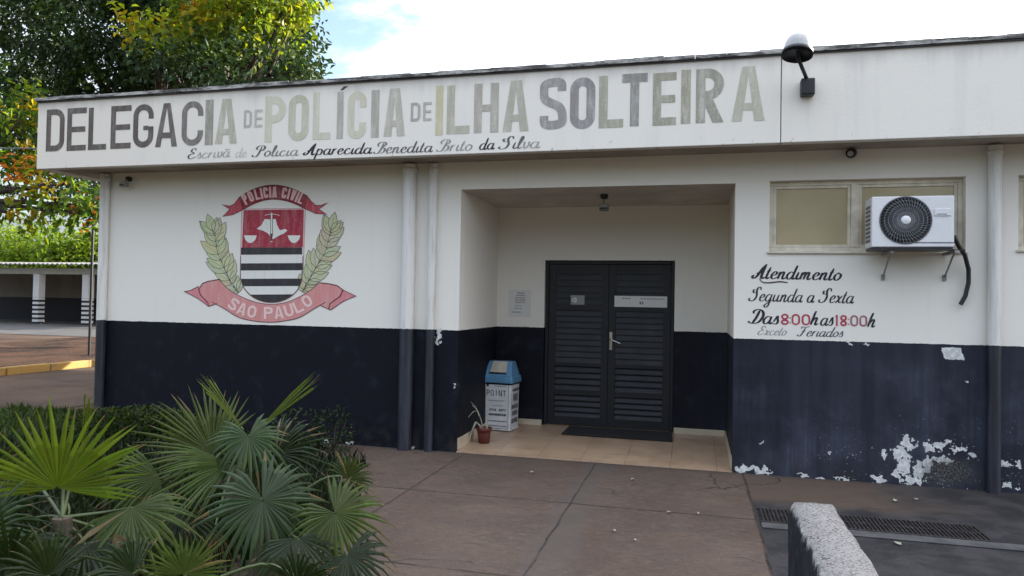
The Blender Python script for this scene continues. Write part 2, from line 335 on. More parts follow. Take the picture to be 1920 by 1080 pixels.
# ------------------------------------------------------------------ mesh helpers
class MB:
    def __init__(s): s.v = []; s.f = []; s.c = []; s.hascol = False; s.sm = []
    def face(s, pts, col=None, smooth=False):
        i = len(s.v); s.v += [tuple(p) for p in pts]; s.f.append(tuple(range(i, i+len(pts)))); s.c.append(col); s.sm.append(smooth)
        if col is not None: s.hascol = True
    def idx(s, verts, faces, col=None, smooth=True):
        i = len(s.v); s.v += [tuple(p) for p in verts]
        for f in faces: s.f.append(tuple(i+k for k in f)); s.c.append(col); s.sm.append(smooth)
        if col is not None: s.hascol = True
    def box(s, a, b, col=None):
        (x0, y0, z0), (x1, y1, z1) = a, b
        v = [(x0,y0,z0),(x1,y0,z0),(x1,y1,z0),(x0,y1,z0),(x0,y0,z1),(x1,y0,z1),(x1,y1,z1),(x0,y1,z1)]
        s.idx(v, [(0,3,2,1),(4,5,6,7),(0,1,5,4),(1,2,6,5),(2,3,7,6),(3,0,4,7)], col, False)
    def bar(s, p, q, w, h, up=(0,0,1), col=None):
        p, q = Vector(p), Vector(q); d = (q-p).normalized(); x = d.cross(Vector(up)); x = x.normalized() if x.length > 1e-4 else Vector((1,0,0)); y = x.cross(d)
        v = [c+x*(sx*w/2)+y*(sy*h/2) for c in (p, q) for sx, sy in ((-1,-1),(1,-1),(1,1),(-1,1))]
        s.idx(v, [(3,2,1,0),(4,5,6,7),(0,1,5,4),(1,2,6,5),(2,3,7,6),(3,0,4,7)], col, False)
    def tube(s, pts, rad, n=10, cap=True, col=None):
        pts = [Vector(p) for p in pts]; rs = rad if isinstance(rad, (list, tuple)) else [rad]*len(pts)
        V = []; ref = None
        for i, p in enumerate(pts):
            t = (pts[min(i+1, len(pts)-1)]-pts[max(i-1, 0)]).normalized()
            if ref is None: ref = Vector((0,0,1)) if abs(t.z) < .9 else Vector((1,0,0))
            x = t.cross(ref).normalized(); y = x.cross(t).normalized(); ref = y
            V += [p+(x*math.cos(a)+y*math.sin(a))*rs[i] for a in [2*math.pi*k/n for k in range(n)]]
        Fc = [(i*n+k, i*n+(k+1) % n, (i+1)*n+(k+1) % n, (i+1)*n+k) for i in range(len(pts)-1) for k in range(n)]
        s.idx(V, Fc, col, True)
        if cap: s.face(V[:n][::-1], col); s.face(V[-n:], col)
    def lathe(s, c, prof, n=24, axis=None, col=None):
        c = Vector(c); ax = Vector(axis or (0,0,1)).normalized(); x = ax.orthogonal().normalized(); y = ax.cross(x)
        V = [c+ax*h+(x*math.cos(2*math.pi*k/n)+y*math.sin(2*math.pi*k/n))*r for r, h in prof for k in range(n)]
        Fc = [(i*n+k, i*n+(k+1) % n, (i+1)*n+(k+1) % n, (i+1)*n+k) for i in range(len(prof)-1) for k in range(n)]
        s.idx(V, Fc, col, True)
    def build(s, name, m, parent=None, bevel=0., seg=2):
        me = bpy.data.meshes.new(name); me.from_pydata(s.v, [], s.f)
        if s.hascol:
            at = me.color_attributes.new('col', 'FLOAT_COLOR', 'CORNER'); buf = []
            for f, c in zip(s.f, s.c): buf += list((*(c or (.5,.5,.5)), 1.))*len(f)
            at.data.foreach_set('color', buf)
        me.polygons.foreach_set('use_smooth', s.sm); me.update()
        if bevel:
            b = bmesh.new(); b.from_mesh(me); bmesh.ops.remove_doubles(b, verts=b.verts, dist=1e-5)
            bmesh.ops.bevel(b, geom=[e for e in b.edges if len(e.link_faces) == 2 and e.calc_face_angle() > .6], offset=bevel, segments=seg, affect='EDGES', profile=.6, clamp_overlap=True)
            b.to_mesh(me); b.free()
        o = bpy.data.objects.new(name, me); COL.objects.link(o); me.materials.append(MATS[m] if isinstance(m, str) else m)
        if parent is not None:
            o.parent = parent
            if parent.type == 'EMPTY' or True: o.matrix_parent_inverse = Matrix.Translation(wloc(parent)).inverted()
        return o
WL = {}
def wloc(o):
    p = Vector(o.location)
    return p if o.parent is None else Vector((0,0,0)) if o.type == 'MESH' else p
def thing(name, label, cat, loc=(0,0,0), group=None):
    o = bpy.data.objects.new(name, None); o.empty_display_size = .2; o.location = loc; COL.objects.link(o); tag(o, label, cat, group); return o
def tag(o, label, cat, group=None):
    o['label'] = label; o['category'] = cat
    if group: o['group'] = group
    return o
def struct(o): o['kind'] = 'structure'; return o
def wall_panel(mb, xs, zs, holes, fx, thick=None, flip=False):
    """flat wall on a grid, leaving out the cells inside holes; fx maps (x, z, depth) to the world; reveals are added"""
    xs = sorted(set(xs+[h[0] for h in holes]+[h[1] for h in holes])); zs = sorted(set(zs+[h[2] for h in holes]+[h[3] for h in holes]))
    for i in range(len(xs)-1):
        for j in range(len(zs)-1):
            cx, cz = (xs[i]+xs[i+1])/2, (zs[j]+zs[j+1])/2
            if any(h[0] < cx < h[1] and h[2] < cz < h[3] for h in holes): continue
            mb.face([fx(xs[i], zs[j], 0), fx(xs[i+1], zs[j], 0), fx(xs[i+1], zs[j+1], 0), fx(xs[i], zs[j+1], 0)])
    for x0, x1, z0, z1, dp in holes:
        if not dp: continue
        for a, b in (((x0,z0),(x0,z1)), ((x1,z1),(x1,z0)), ((x0,z1),(x1,z1)), ((x1,z0),(x0,z0))):
            mb.face([fx(*a, 0), fx(*b, 0), fx(*b, dp), fx(*a, dp)])

# ------------------------------------------------------------------ setting: ground sheets
def sheet(name, m, pts, z):
    mb = MB(); mb.face([(x, y, z) for x, y in pts]); return struct(mb.build(name, m))
sheet('ground', 'earth', [(-300,-200),(300,-200),(300,400),(-300,400)], -.02)
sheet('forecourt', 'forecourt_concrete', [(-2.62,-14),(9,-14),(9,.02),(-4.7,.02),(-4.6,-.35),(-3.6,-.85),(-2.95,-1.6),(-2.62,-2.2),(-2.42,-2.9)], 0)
sheet('bed_soil', 'bed_soil', [(-9.2,-12),(-2.2,-12),(-2.0,-2.8),(-2.4,-1.85),(-3.15,-.85),(-4.2,-.3),(-4.3,.02),(-8.6,.02),(-9.0,.6)], -.008)
sheet('road', 'road_surface', [(-13.2,-30),(-9.0,-30),(-8.7,3),(-8.2,40),(-13.2,40)], -.012)
V = []; nx, ny = 40, 60
for j in range(ny+1):
    for i in range(nx+1):
        x = -23+9.6*i/nx; y = -2+20*j/ny; e = min(1, 4*i/nx, 4*(nx-i)/nx, 6*j/ny, 6*(ny-j)/ny)
        V.append((x, y, -.03+e*(.05+.10*abs(mnoise.noise(Vector((x*.55, y*.4, 1))))+.05*mnoise.noise(Vector((x*2.3, y*2.1, 4))))))
mb = MB(); mb.idx(V, [(j*(nx+1)+i, j*(nx+1)+i+1, (j+1)*(nx+1)+i+1, (j+1)*(nx+1)+i) for j in range(ny) for i in range(nx)]); struct(mb.build('dirt', 'loose_dirt'))
sheet('apron', 'apron_concrete', [(-60,15.5),(-22,15.5),(-17,21),(-17,40),(-60,40)], -.006)

# ------------------------------------------------------------------ police station
XL, XR, YB = -7.16, 9.0, 10.0
ZS, ZT = 3.10, 3.90
PX0, PX1, PZ, PD = -2.467, .361, 2.823, 1.53
WX0, WX1, WZ0, WZ1 = .68, 2.37, 2.155, 2.84
st = thing('police_station', 'white single-storey police station with navy lower walls, painted crest and faded lettering', 'building', (0, 0, 0))
mb = MB()
wall_panel(mb, [XL, XR], [-.1, ZS+.02], [(PX0, PX1, -.1, PZ, 0), (WX0, WX1, WZ0, WZ1, .13), (2.79, 4.3, 2.17, 2.84, .13)], lambda x, z, d: (x, d, z))
front = mb.build('front_wall', 'wall_paint', st)
mb = MB(); mb.face([(XL, YB, -.1), (XL, 0, -.1), (XL, 0, ZS+.02), (XL, YB, ZS+.02)]); mb.build('side_wall', 'wall_paint', st)
mb = MB(); mb.face([(XR, YB, -.1), (XL, YB, -.1), (XL, YB, ZS+.02), (XR, YB, ZS+.02)]); mb.face([(XR, 0, -.1), (XR, YB, -.1), (XR, YB, ZS+.02), (XR, 0, ZS+.02)]); mb.build('rear_wall', 'wall_paint', st)
DX0, DX1, DZ0, DZ1 = -1.85, -.25, .085, 2.156
mb = MB()
mb.face([(PX0, 0, -.1), (PX0, PD, -.1), (PX0, PD, PZ), (PX0, 0, PZ)])
mb.face([(PX1, PD, -.1), (PX1, 0, -.1), (PX1, 0, PZ), (PX1, PD, PZ)])
wall_panel(mb, [PX0, PX1], [-.1, PZ], [(DX0, DX1, -.1, DZ1, .16)], lambda x, z, d: (x, PD+d, z))
mb.build('porch_wall', 'wall_paint', st)
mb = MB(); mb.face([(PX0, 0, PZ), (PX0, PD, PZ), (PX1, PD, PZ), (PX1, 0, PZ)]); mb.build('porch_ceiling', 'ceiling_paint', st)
# roof slab with soffit, fascia in two lengths with an open joint, coping
JX = .722
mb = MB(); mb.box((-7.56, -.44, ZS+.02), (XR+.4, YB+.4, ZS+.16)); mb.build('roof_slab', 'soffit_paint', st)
mb = MB(); mb.box((-7.62, -.50, ZS), (JX-.004, -.40, ZT)); fas = mb.build('fascia', 'fascia_paint', st, .006, 2)
mb = MB(); mb.box((JX+.004, -.50, ZS), (XR+.5, -.40, ZT)); mb.build('fascia', 'fascia_paint', st, .006, 2)
mb = MB(); mb.box((-7.62, -.395, ZS), (-7.52, YB+.5, ZT)); mb.build('fascia', 'fascia_paint', st, .006, 2)
mb = MB(); mb.box((XR+.4, -.395, ZS), (XR+.5, YB+.5, ZT)); mb.box((-7.515, YB+.4, ZS), (XR+.395, YB+.5, ZT)); mb.build('fascia', 'fascia_paint', st)
mb = MB(); mb.box((JX-.03, -.398, ZS+.17), (JX+.03, -.38, ZT-.01)); mb.build('joint_backing', 'black_metal', st)
mb = MB()
nseg = 60
for i in range(nseg):                               # uneven concrete lip along the top of the fascia
    xa, xb = -7.64+i*(16.9/nseg), -7.64+(i+1)*(16.9/nseg)-.002
    dz = random.uniform(-.006, .006); mb.box((xa, -.535+random.uniform(-.006, .006), ZT+.004), (xb, -.36, ZT+.042+dz))
mb.box((-7.64, -.355, ZT+.004), (-7.5, YB+.5, ZT+.04)); mb.build('coping', 'coping_concrete', st)
mb = MB(); mb.box((-7.5, -.518, ZT-.012), (XR+.5, -.5015, ZT+.003)); mb.box((-7.62, -.518, ZT-.012), (-7.503, -.5015, ZT+.003)); mb.build('drip_edge', 'black_metal', st)
# downpipes
def pipe(x, y, r, z0=0., z1=ZS):
    m_ = MB(); m_.tube([(x, y, z0), (x, y, z1)], r, 14)
    for z in (z1-.06,): m_.lathe((x, y, z), [(r, -.02), (r*1.12, -.015), (r*1.12, .015), (r, .02)], 14)
    m_.build('downpipe', 'pipe_paint', st)
pipe(-3.045, -.045, .078); pipe(-2.775, -.035, .048); pipe(-7.06, -.05, .055); pipe(2.585, -.055, .055)
# porch skirting
zf = .075
for a_, b_ in (((PX0+.013, PD-.012, zf), (DX0-.01, PD-.001, zf+.075)), ((DX1+.01, PD-.012, zf), (PX1-.013, PD-.001, zf+.075)), ((PX1-.012, .02, .02), (PX1-.001, PD-.001, zf+.07)), ((PX0+.001, .02, .02), (PX0+.012, PD-.001, zf+.07))):
    mb = MB(); mb.box(a_, b_); mb.build('skirting', 'skirting', st, .003, 1)
# porch floor slopes gently outwards
mb = MB(); mb.box((PX0, 0, -.09), (PX1, PD+.2, 0)); o = None
mb.v = [(x, y, (.012+.046*y if z == 0 else z)) for x, y, z in mb.v]; struct(mb.build('porch_floor', 'floor_tile'))

# door: two steel leaves of louvres
YD = PD+.07
mb = MB(); fwid = .045
mb.box((DX0+.002, YD-.02, DZ0), (DX0+fwid, YD+.06, DZ1-.002)); mb.box((DX1-fwid, YD-.02, DZ0), (DX1-.002, YD+.06, DZ1-.002)); mb.box((DX0+fwid+.001, YD-.02, DZ1-fwid), (DX1-fwid-.001, YD+.06, DZ1-.002))
door = mb.build('door', 'navy_steel', st, .004, 1)
mid = (DX0+DX1)/2
for k, (a, b) in enumerate(((DX0+fwid+.003, mid-.003), (mid+.003, DX1-fwid-.003))):
    mb = MB(); sw = .085; z0, z1 = DZ0+.012, DZ1-fwid-.004
    mb.box((a, YD, z0), (a+sw, YD+.04, z1)); mb.box((b-sw, YD, z0), (b, YD+.04, z1))
    rails = [(z0, z0+.09), (.47, .525), (.83, .865), (1.53, 1.60), (z1-.12, z1)]
    for ra, rb in rails: mb.box((a+sw+.001, YD+.002, ra), (b-sw-.001, YD+.04, rb))
    for (ra, rb), tilt, pitch in ((((rails[0][1], rails[1][0])), 1., .072), ((rails[1][1], rails[2][0]), 1., .072), ((rails[2][1], rails[3][0]), .45, .072), ((rails[3][1], rails[4][0]), .3, .085)):
        n = max(1, round((rb-ra)/pitch)); hgt = (rb-ra)/n
        for i in range(n):
            zz = ra+i*hgt; dy = .034*tilt
            x0, x1 = a+sw+.001, b-sw-.001
            mb.face([(x0, YD+.006, zz+.010), (x1, YD+.006, zz+.010), (x1, YD+.006+dy, zz+hgt+.004), (x0, YD+.006+dy, zz+hgt+.004)])
            mb.face([(x0, YD+.006, zz-.002), (x1, YD+.006, zz-.002), (x1, YD+.006, zz+.010), (x0, YD+.006, zz+.010)])
    mb.box((a+.004, YD+.045, z0), (b-.004, YD+.05, z1))
    mb.build('door_leaf', 'navy_steel', door)
mb = MB(); hx = mid+.035; mb.box((hx-.017, YD-.009, 1.05), (hx+.017, YD-.0005, 1.27)); mb.tube([(hx, YD-.008, 1.18), (hx, YD-.05, 1.18), (hx+.015, YD-.055, 1.176), (hx+.12, YD-.055, 1.135)], .010, 8); mb.lathe((hx, YD-.009, 1.10), [(.0, -.006), (.011, -.006), (.011, .0)], 10, (0,1,0))
mb.build('handle', 'chrome', door)

# windows
def window(x0, x1, z0, z1, muls):
    y = .10; t = .042; m_ = MB()
    m_.box((x0+.001, y-.03, z0+.001), (x1-.001, y+.028, z0+t)); m_.box((x0+.001, y-.03, z1-t), (x1-.001, y+.028, z1-.001))
    m_.box((x0+.001, y-.03, z0+t+.001), (x0+t, y+.028, z1-t-.001)); m_.box((x1-t, y-.03, z0+t+.001), (x1-.001, y+.028, z1-t-.001))
    for m0, m1 in muls: m_.box((m0, y-.035, z0+t+.001), (m1, y+.028, z1-t-.001))
    win = m_.build('window', 'aluminium', st, .003, 1)
    xs = [x0+t]+[v for m in muls for v in m]+[x1-t]
    for i in range(0, len(xs), 2):
        a, b = xs[i], xs[i+1]; s = .028; m_ = MB()
        m_.box((a+.001, y-.02, z0+t+.001), (a+s, y+.012, z1-t-.001)); m_.box((b-s, y-.02, z0+t+.001), (b-.001, y+.012, z1-t-.001))
        m_.box((a+s+.001, y-.02, z0+t+.001), (b-s-.001, y+.012, z0+t+s)); m_.box((a+s+.001, y-.02, z1-t-s), (b-s-.001, y+.012, z1-t-.001))
        m_.build('sash', 'aluminium', win, .002, 1)
        m_ = MB(); m_.box((a+s-.004, y-.004, z0+t+s-.004), (b-s+.004, y+.002, z1-t-s+.004)); m_.build('pane', 'frosted_pane', win)
    m_ = MB(); m_.box((x0-.02, -.022, z0-.022), (x1+.02, .0, z0-.001)); m_.build('sill', 'aluminium', win, .003, 1)
window(WX0, WX1, WZ0, WZ1, [(1.42, 1.49)])
window(2.79, 4.3, 2.17, 2.84, [(3.5, 3.57)])

# ------------------------------------------------------------------ painted lettering
def arc(cx, cy, rx, ry, a0, a1, n=8): return [(cx+rx*math.cos(R_(a0+(a1-a0)*i/n)), cy+ry*math.sin(R_(a0+(a1-a0)*i/n))) for i in range(n+1)]
def block(ch, w, h, t):
    """strokes of a condensed capital in a box w x h: ('p', centre line, width) or ('q', quad)"""
    i = t/2; L = []; P = lambda pts: L.append(('p', pts, t)); Q = lambda *p: L.append(('q', p))
    stem = lambda x: Q((x-i, 0), (x+i, 0), (x+i, h), (x-i, h))
    r = min(w/2-i, h*.3)*.96
    if ch == 'I': stem(w/2)
    elif ch == 'L': stem(i); Q((t, 0), (w, 0), (w, t*.95), (t, t*.95))
    elif ch == 'E':
        stem(i); Q((t, 0), (w, 0), (w, t*.95), (t, t*.95)); Q((t, h-t*.95), (w, h-t*.95), (w, h), (t, h)); Q((t, h*.5-i*.9), (w*.95, h*.5-i*.9), (w*.95, h*.5+i*.9), (t, h*.5+i*.9))
    elif ch == 'F':
        stem(i); Q((t, h-t), (w, h-t), (w, h), (t, h)); Q((t, h*.5-i), (w*.9, h*.5-i), (w*.9, h*.5+i), (t, h*.5+i))
    elif ch == 'T': Q((w/2-i, 0), (w/2+i, 0), (w/2+i, h-t), (w/2-i, h-t)); Q((0, h-t), (w, h-t), (w, h), (0, h))
    elif ch == 'H': stem(i); stem(w-i); Q((t, h*.5-i*.8), (w-t, h*.5-i*.8), (w-t, h*.5+i*.8), (t, h*.5+i*.8))
    elif ch == 'N': stem(i); stem(w-i); Q((i, h), (t*1.2, h), (w-i, 0), (w-t*1.2, 0))
    elif ch in 'AÃ':
        a = t*1.05; Q((0, 0), (a, 0), (w/2+a*.12, h), (w/2-a*.62, h)); Q((w-a, 0), (w, 0), (w/2+a*.62, h), (w/2-a*.1, h)); Q((w*.27, h*.2), (w*.73, h*.2), (w*.68, h*.33), (w*.32, h*.33))
    elif ch == 'V': a = t*1.05; Q((w/2-a*.6, 0), (w/2+a*.2, 0), (a, h), (0, h)); Q((w/2-a*.1, 0), (w/2+a*.6, 0), (w, h), (w-a, h))
    elif ch in 'O0': P(arc(w-i-r, h-i-r, r, r, 0, 90)+arc(i+r, h-i-r, r, r, 90, 180)+arc(i+r, i+r, r, r, 180, 270)+arc(w-i-r, i+r, r, r, 270, 360)+[(w-i, h-i-r)])
    elif ch in 'CG':
        P([(w-i, h*.66)]+arc(w-i-r, h-i-r, r, r, 0, 90)+arc(i+r, h-i-r, r, r, 90, 180)+arc(i+r, i+r, r, r, 180, 270)+arc(w-i-r, i+r, r, r, 270, 360)+[(w-i, h*(.34 if ch == 'C' else .48))])
        if ch == 'G': Q((w*.5, h*.4), (w-t, h*.4), (w-t, h*.5), (w*.5, h*.5))
    elif ch == 'D': stem(i); P([(t, h-i), (w-i-r, h-i)]+arc(w-i-r, h-i-r, r, r, 90, 0)+arc(w-i-r, i+r, r, r, 0, -90)+[(t, i)])
    elif ch in 'PR':
        zb = h*.42; rr = min((h-zb-t)/2, w-t-i)*.98
        stem(i); P([(t, h-i), (w-i-rr, h-i)]+arc(w-i-rr, h-i-rr, rr, rr, 90, 0)+arc(w-i-rr, zb+i+rr, rr, rr, 0, -90)+[(t, zb+i)])
        if ch == 'R': Q((w-t*1.15, 0), (w, 0), (w*.62, zb), (w*.62-t*1.1, zb))
    elif ch == 'U': P([(i, h), (i, i+r)]+arc(i+r, i+r, r, r, 180, 270)+arc(w-i-r, i+r, r, r, 270, 360)+[(w-i, h)])
    elif ch == 'S': P(spline([(w-i*1.2, h*.74), (w*.78, h-i*1.3), (w*.5, h-i), (w*.2, h-i*1.5), (i, h*.76), (w*.22, h*.58), (w*.72, h*.43), (w-i, h*.25), (w*.8, i*1.5), (w*.5, i), (w*.2, i*1.4), (i*1.1, h*.27)], 5))
    elif ch == '1': Q((w/2-i, 0), (w/2+i, 0), (w/2+i, h), (w/2-i, h)); Q((w/2-i-w*.25, h*.76), (w/2-i, h*.82), (w/2-i, h), (w/2-i-w*.05, h*.93))
    elif ch == '8':
        P(arc(w/2, h*.73, w*.36, h*.27-i, 0, 360, 18)); P(arc(w/2, h*.255, w/2-i, h*.255-i, 0, 360, 18))
    elif ch in '23457': 
        pts = {'2': [(i, h*.75), (w*.3, h-i), (w*.8, h-i*1.3), (w-i, h*.7), (w*.5, h*.35), (i, i), (w-i, i)], '3': [(i, h-i), (w-i, h*.8), (w*.45, h*.54), (w-i, h*.28), (w*.5, i), (i, h*.2)],
               '4': [(w*.72, 0), (w*.72, h), (i, h*.33), (w, h*.33)], '5': [(w-i, h-i), (i, h-i), (i, h*.55), (w*.6, h*.6), (w-i, h*.3), (w*.5, i), (i, h*.12)], '7': [(0, h-i), (w-i, h-i), (w*.35, 0)]}[ch]
        P(pts)
    return L
def spline(p, n=6, closed=False):
    out = []; m = len(p)
    g = (lambda k: p[k % m]) if closed else (lambda k: p[max(0, min(m-1, k))])
    for k in range(m if closed else m-1):
        a, b, c, e = g(k-1), g(k), g(k+1), g(k+2)
        for j in range(n):
            s = j/n; s2, s3 = s*s, s*s*s
            out.append(tuple(.5*(2*b[q]+(c[q]-a[q])*s+(2*a[q]-5*b[q]+4*c[q]-e[q])*s2+(3*b[q]-a[q]-3*c[q]+e[q])*s3) for q in (0, 1)))
    out.append(tuple(p[0] if closed else p[-1])); return out
def ribbon(mb, pts, wf, put, d0, col):
    """flat brush stroke along pts; wf(tangent, s) gives its width; put(x, z, lift) maps to the wall"""
    n = len(pts); l = []; r = []
    for k in range(n):
        a, b, c = pts[max(k-1, 0)], pts[k], pts[min(k+1, n-1)]
        if k == 0 and pts[0] == pts[-1]: a = pts[-2]
        if k == n-1 and pts[0] == pts[-1]: c = pts[1]
        t1 = Vector((b[0]-a[0], b[1]-a[1])); t2 = Vector((c[0]-b[0], c[1]-b[1]))
        t1 = t1.normalized() if t1.length > 1e-9 else t2.normalized(); t2 = t2.normalized() if t2.length > 1e-9 else t1
        t = (t1+t2); t = t.normalized() if t.length > 1e-6 else t1
        nn = Vector((-t.y, t.x)); ms = 1/max(.5, nn.dot(Vector((-t2.y, t2.x)))); hw = wf(t, k/(n-1))/2*ms
        l.append((b[0]+nn.x*hw, b[1]+nn.y*hw)); r.append((b[0]-nn.x*hw, b[1]-nn.y*hw))
    for k in range(n-1):
        da, db = d0+.0004*k/n, d0+.0004*(k+1)/n
        mb.face([put(*r[k], da), put(*r[k+1], db), put(*l[k+1], db), put(*l[k], da)], col)
def draw_block(mb, ch, w, h, t, put, col, d0=.002):
    for k, s in enumerate(block(ch, w, h, t)):
        if s[0] == 'p': ribbon(mb, s[1], lambda tt, q: s[2], put, d0+.0006*k, col)
        else: mb.face([put(x, z, d0+.0006*k) for x, z in s[1]], col)
bowl = [(.75,.86),(.45,1.),(.12,.62),(.12,.18),(.36,0.),(.66,.3),(.78,.8)]
stem = [(.85,1.02),(.72,.3),(.82,0.),(1.05,.22)]
GL = {'a': (1.03, [bowl, stem]), 'c': (.85, [[(.72,.78),(.5,1.),(.14,.6),(.15,.16),(.42,0.),(.82,.28)]]),
 'd': (1.05, [bowl, [(1.02,1.9),(.9,1.3),(.72,.3),(.82,0.),(1.05,.22)]]), 'e': (.82, [[(.12,.42),(.55,.58),(.66,.85),(.45,1.),(.14,.6),(.17,.14),(.42,0.),(.82,.28)]]),
 'g': (1.03, [bowl, [(.85,1.02),(.72,.1),(.6,-.6),(.3,-.85),(.08,-.62),(.35,-.3),(1.02,.16)]]), 'h': (1., [[(.38,1.9),(.2,1.),(.06,0.)], [(.14,.4),(.48,.98),(.68,.85),(.58,.22),(.7,0.),(.95,.22)]]),
 'i': (.48, [[(.26,1.),(.12,.3),(.22,0.),(.48,.22)]]), 'l': (.5, [[(.1,.3),(.5,1.5),(.48,1.9),(.33,1.7),(.12,.35),(.22,0.),(.5,.22)]]),
 'm': (1.35, [[(.2,1.),(.06,0.)], [(.12,.45),(.42,.98),(.56,.82),(.44,0.)], [(.5,.45),(.8,.98),(.95,.84),(.86,.22),(.98,0.),(1.25,.22)]]),
 'n': (.95, [[(.2,1.),(.06,0.)], [(.12,.45),(.46,.98),(.64,.84),(.54,.22),(.66,0.),(.92,.22)]]), 'o': (.9, [[(.45,1.),(.15,.68),(.1,.25),(.35,0.),(.68,.3),(.74,.75),(.45,1.),(.55,.85)]]),
 'p': (.95, [[(.28,1.1),(.12,.2),(-.08,-.85)], [(.2,.65),(.52,1.),(.78,.72),(.66,.15),(.36,0.),(.12,.25)]]), 'r': (.68, [[(.2,1.),(.06,0.)], [(.12,.5),(.4,.95),(.62,.98)]]),
 's': (.7, [[(.1,.3),(.4,1.05),(.46,.75),(.56,.3),(.38,0.),(.05,.12)]]), 't': (.55, [[(.4,1.6),(.25,1.),(.12,.3),(.22,0.),(.5,.22)], [(.04,1.06),(.52,1.1)]]),
 'u': (1.05, [[(.22,1.),(.1,.32),(.26,0.),(.58,.32)], [(.78,1.),(.64,.28),(.76,0.),(1.02,.22)]]), 'v': (.8, [[(.1,.9),(.22,1.),(.2,.3),(.32,0.),(.66,.45),(.66,1.),(.8,.9)]]),
 'x': (.85, [[(.08,.86),(.28,.95),(.5,.08),(.8,.18)], [(.76,1.),(.05,0.)]]), 'ã': (1.03, [bowl, stem, [(.3,1.3),(.45,1.45),(.65,1.32),(.85,1.45)]]), 'í': (.48, [[(.26,1.),(.12,.3),(.22,0.),(.48,.22)]]),
 'E': (1.2, [[(1.0,1.5),(.85,1.88),(.5,1.8),(.38,1.35),(.75,1.02),(.2,.75),(.05,.3),(.4,0.),(1.1,.4)]]),
 'S': (1.2, [[(1.2,1.55),(1.12,1.9),(.85,1.95),(.66,1.6),(.72,1.15),(.78,.7),(.55,.15),(.1,0.),(-.18,.22),(-.02,.42)], [(.55,1.2),(.28,1.2),(.2,1.55),(.42,1.62)]]),
 'P': (1.25, [[(.85,1.75),(.6,.7),(.3,.05),(-.12,.05),(-.2,.32)], [(.4,1.2),(.2,1.5),(.5,1.88),(1.05,1.9),(1.25,1.55),(1.,1.1),(.68,1.05)]]),
 'B': (1.25, [[(.85,1.75),(.6,.7),(.3,.05),(-.12,.05),(-.2,.32)], [(.3,1.2),(.15,1.55),(.5,1.9),(1.,1.85),(1.15,1.5),(.72,1.02),(1.08,.8),(1.,.25),(.6,.02)]]),
 'A': (1.35, [[(.05,.5),(-.12,.25),(.05,.02),(.4,.35),(.8,1.3),(1.2,1.98)], [(1.2,1.98),(.98,1.),(.9,.3),(1.02,0.),(1.3,.22)], [(.3,.62),(.62,.85),(.96,.72)]]),
 'D': (1.3, [[(.75,1.75),(.55,.8),(.25,.05)], [(.2,1.3),(.15,1.65),(.6,1.9),(1.1,1.6),(1.22,.95),(.9,.2),(.4,0.),(-.1,.12),(-.15,.3)]]),
 'F': (1.15, [[(.7,1.7),(.5,.7),(.25,.05),(-.1,.05),(-.18,.3)], [(.05,1.45),(.2,1.78),(.7,1.7),(1.3,1.92)], [(.25,.95),(.85,1.)]])}
def script(mb, text, u0, v0, u1, v1, xh, put_y, col, thick=.22, slant=.18, pale_mix=None):
    """cursive words with their baseline from (u0, v0) to (u1, v1) on the plane y = put_y; xh = x-height in metres"""
    a, b = aty(u0, v0, put_y), aty(u1, v1, put_y)
    adv = 0.
    for ch in text: adv += GL[ch][0] if ch in GL else (.55 if ch == ' ' else .9)
    sx = (b.x-a.x)/adv; x = 0.
    for k, ch in enumerate(text):
        if ch not in GL: x += .55 if ch == ' ' else .9; continue
        bz = a.z+(b.z-a.z)*(x/adv); bx = a.x+x*sx
        c = col
        if pale_mix: f = pale_mix(k/len(text)); c = tuple(p*(1-f)+q*f for p, q in zip(col, WHITE))
        put = lambda px, pz, dd: (bx+px*sx+pz*slant*xh, put_y-dd, bz+pz*xh)
        for j, st_ in enumerate(GL[ch][1]):
            sp = spline(st_, 5); th = thick*1.0*(1.2 if ch.isupper() else 1.)
            ribbon(mb, sp, lambda t, s: th*(.28+.72*max(0., abs(t.y))**1.3)*(.55+.45*min(1, 6*s, 6*(1-s))), put, .002+.0006*j, c)
        x += GL[ch][0]
DK = srgb(88, 80, 74); OL = srgb(192, 185, 150); GY = srgb(146, 142, 138); PALE = srgb(198, 193, 172)
big = [('D',87,121,DK),('E',126,162,DK),('L',166,200,DK),('E',208,246,DK),('G',250,288,DK),('A',292,333,srgb(96,88,82)),('C',341,381,srgb(112,106,100)),('I',385,400,srgb(142,138,126)),('A',404,445,srgb(170,166,146)),
 ('P',497,536,PALE),('O',541,579,srgb(184,181,160)),('L',587,620,PALE),('I',632,644,srgb(166,164,152)),('C',652,687,PALE),('I',696,711,srgb(166,162,150)),('A',720,760,srgb(180,175,160)),
 ('I',817,831,OL),('L',838,881,srgb(174,170,152)),('H',889,935,srgb(168,162,150)),('A',943,992,srgb(172,168,152)),('S',1012,1063,GY),('O',1069,1116,srgb(138,134,132)),('L',1123,1169,srgb(160,157,140)),
 ('T',1166,1214,srgb(138,136,130)),('E',1224,1268,srgb(152,149,130)),('I',1277,1295,srgb(154,150,130)),('R',1305,1357,srgb(150,147,132)),('A',1372,1434,srgb(180,177,158))]
mb = MB(); FY = -.5
for ch, ua, ub, c in big:
    v = 245+(178-245)*(ua-88)/(1434-88); xa, xb = aty(ua, v, FY).x, aty(ub, v, FY).x
    z0 = 3.305+random.uniform(-.006, .006); h = .50+random.uniform(-.006, .006)
    draw_block(mb, ch, xb-xa, h, (.068 if ua < 390 else min(.084, (xb-xa)*.36)) if ch != 'I' else (xb-xa), lambda x, z, dd: (xa+x, FY-dd, z0+z), c)
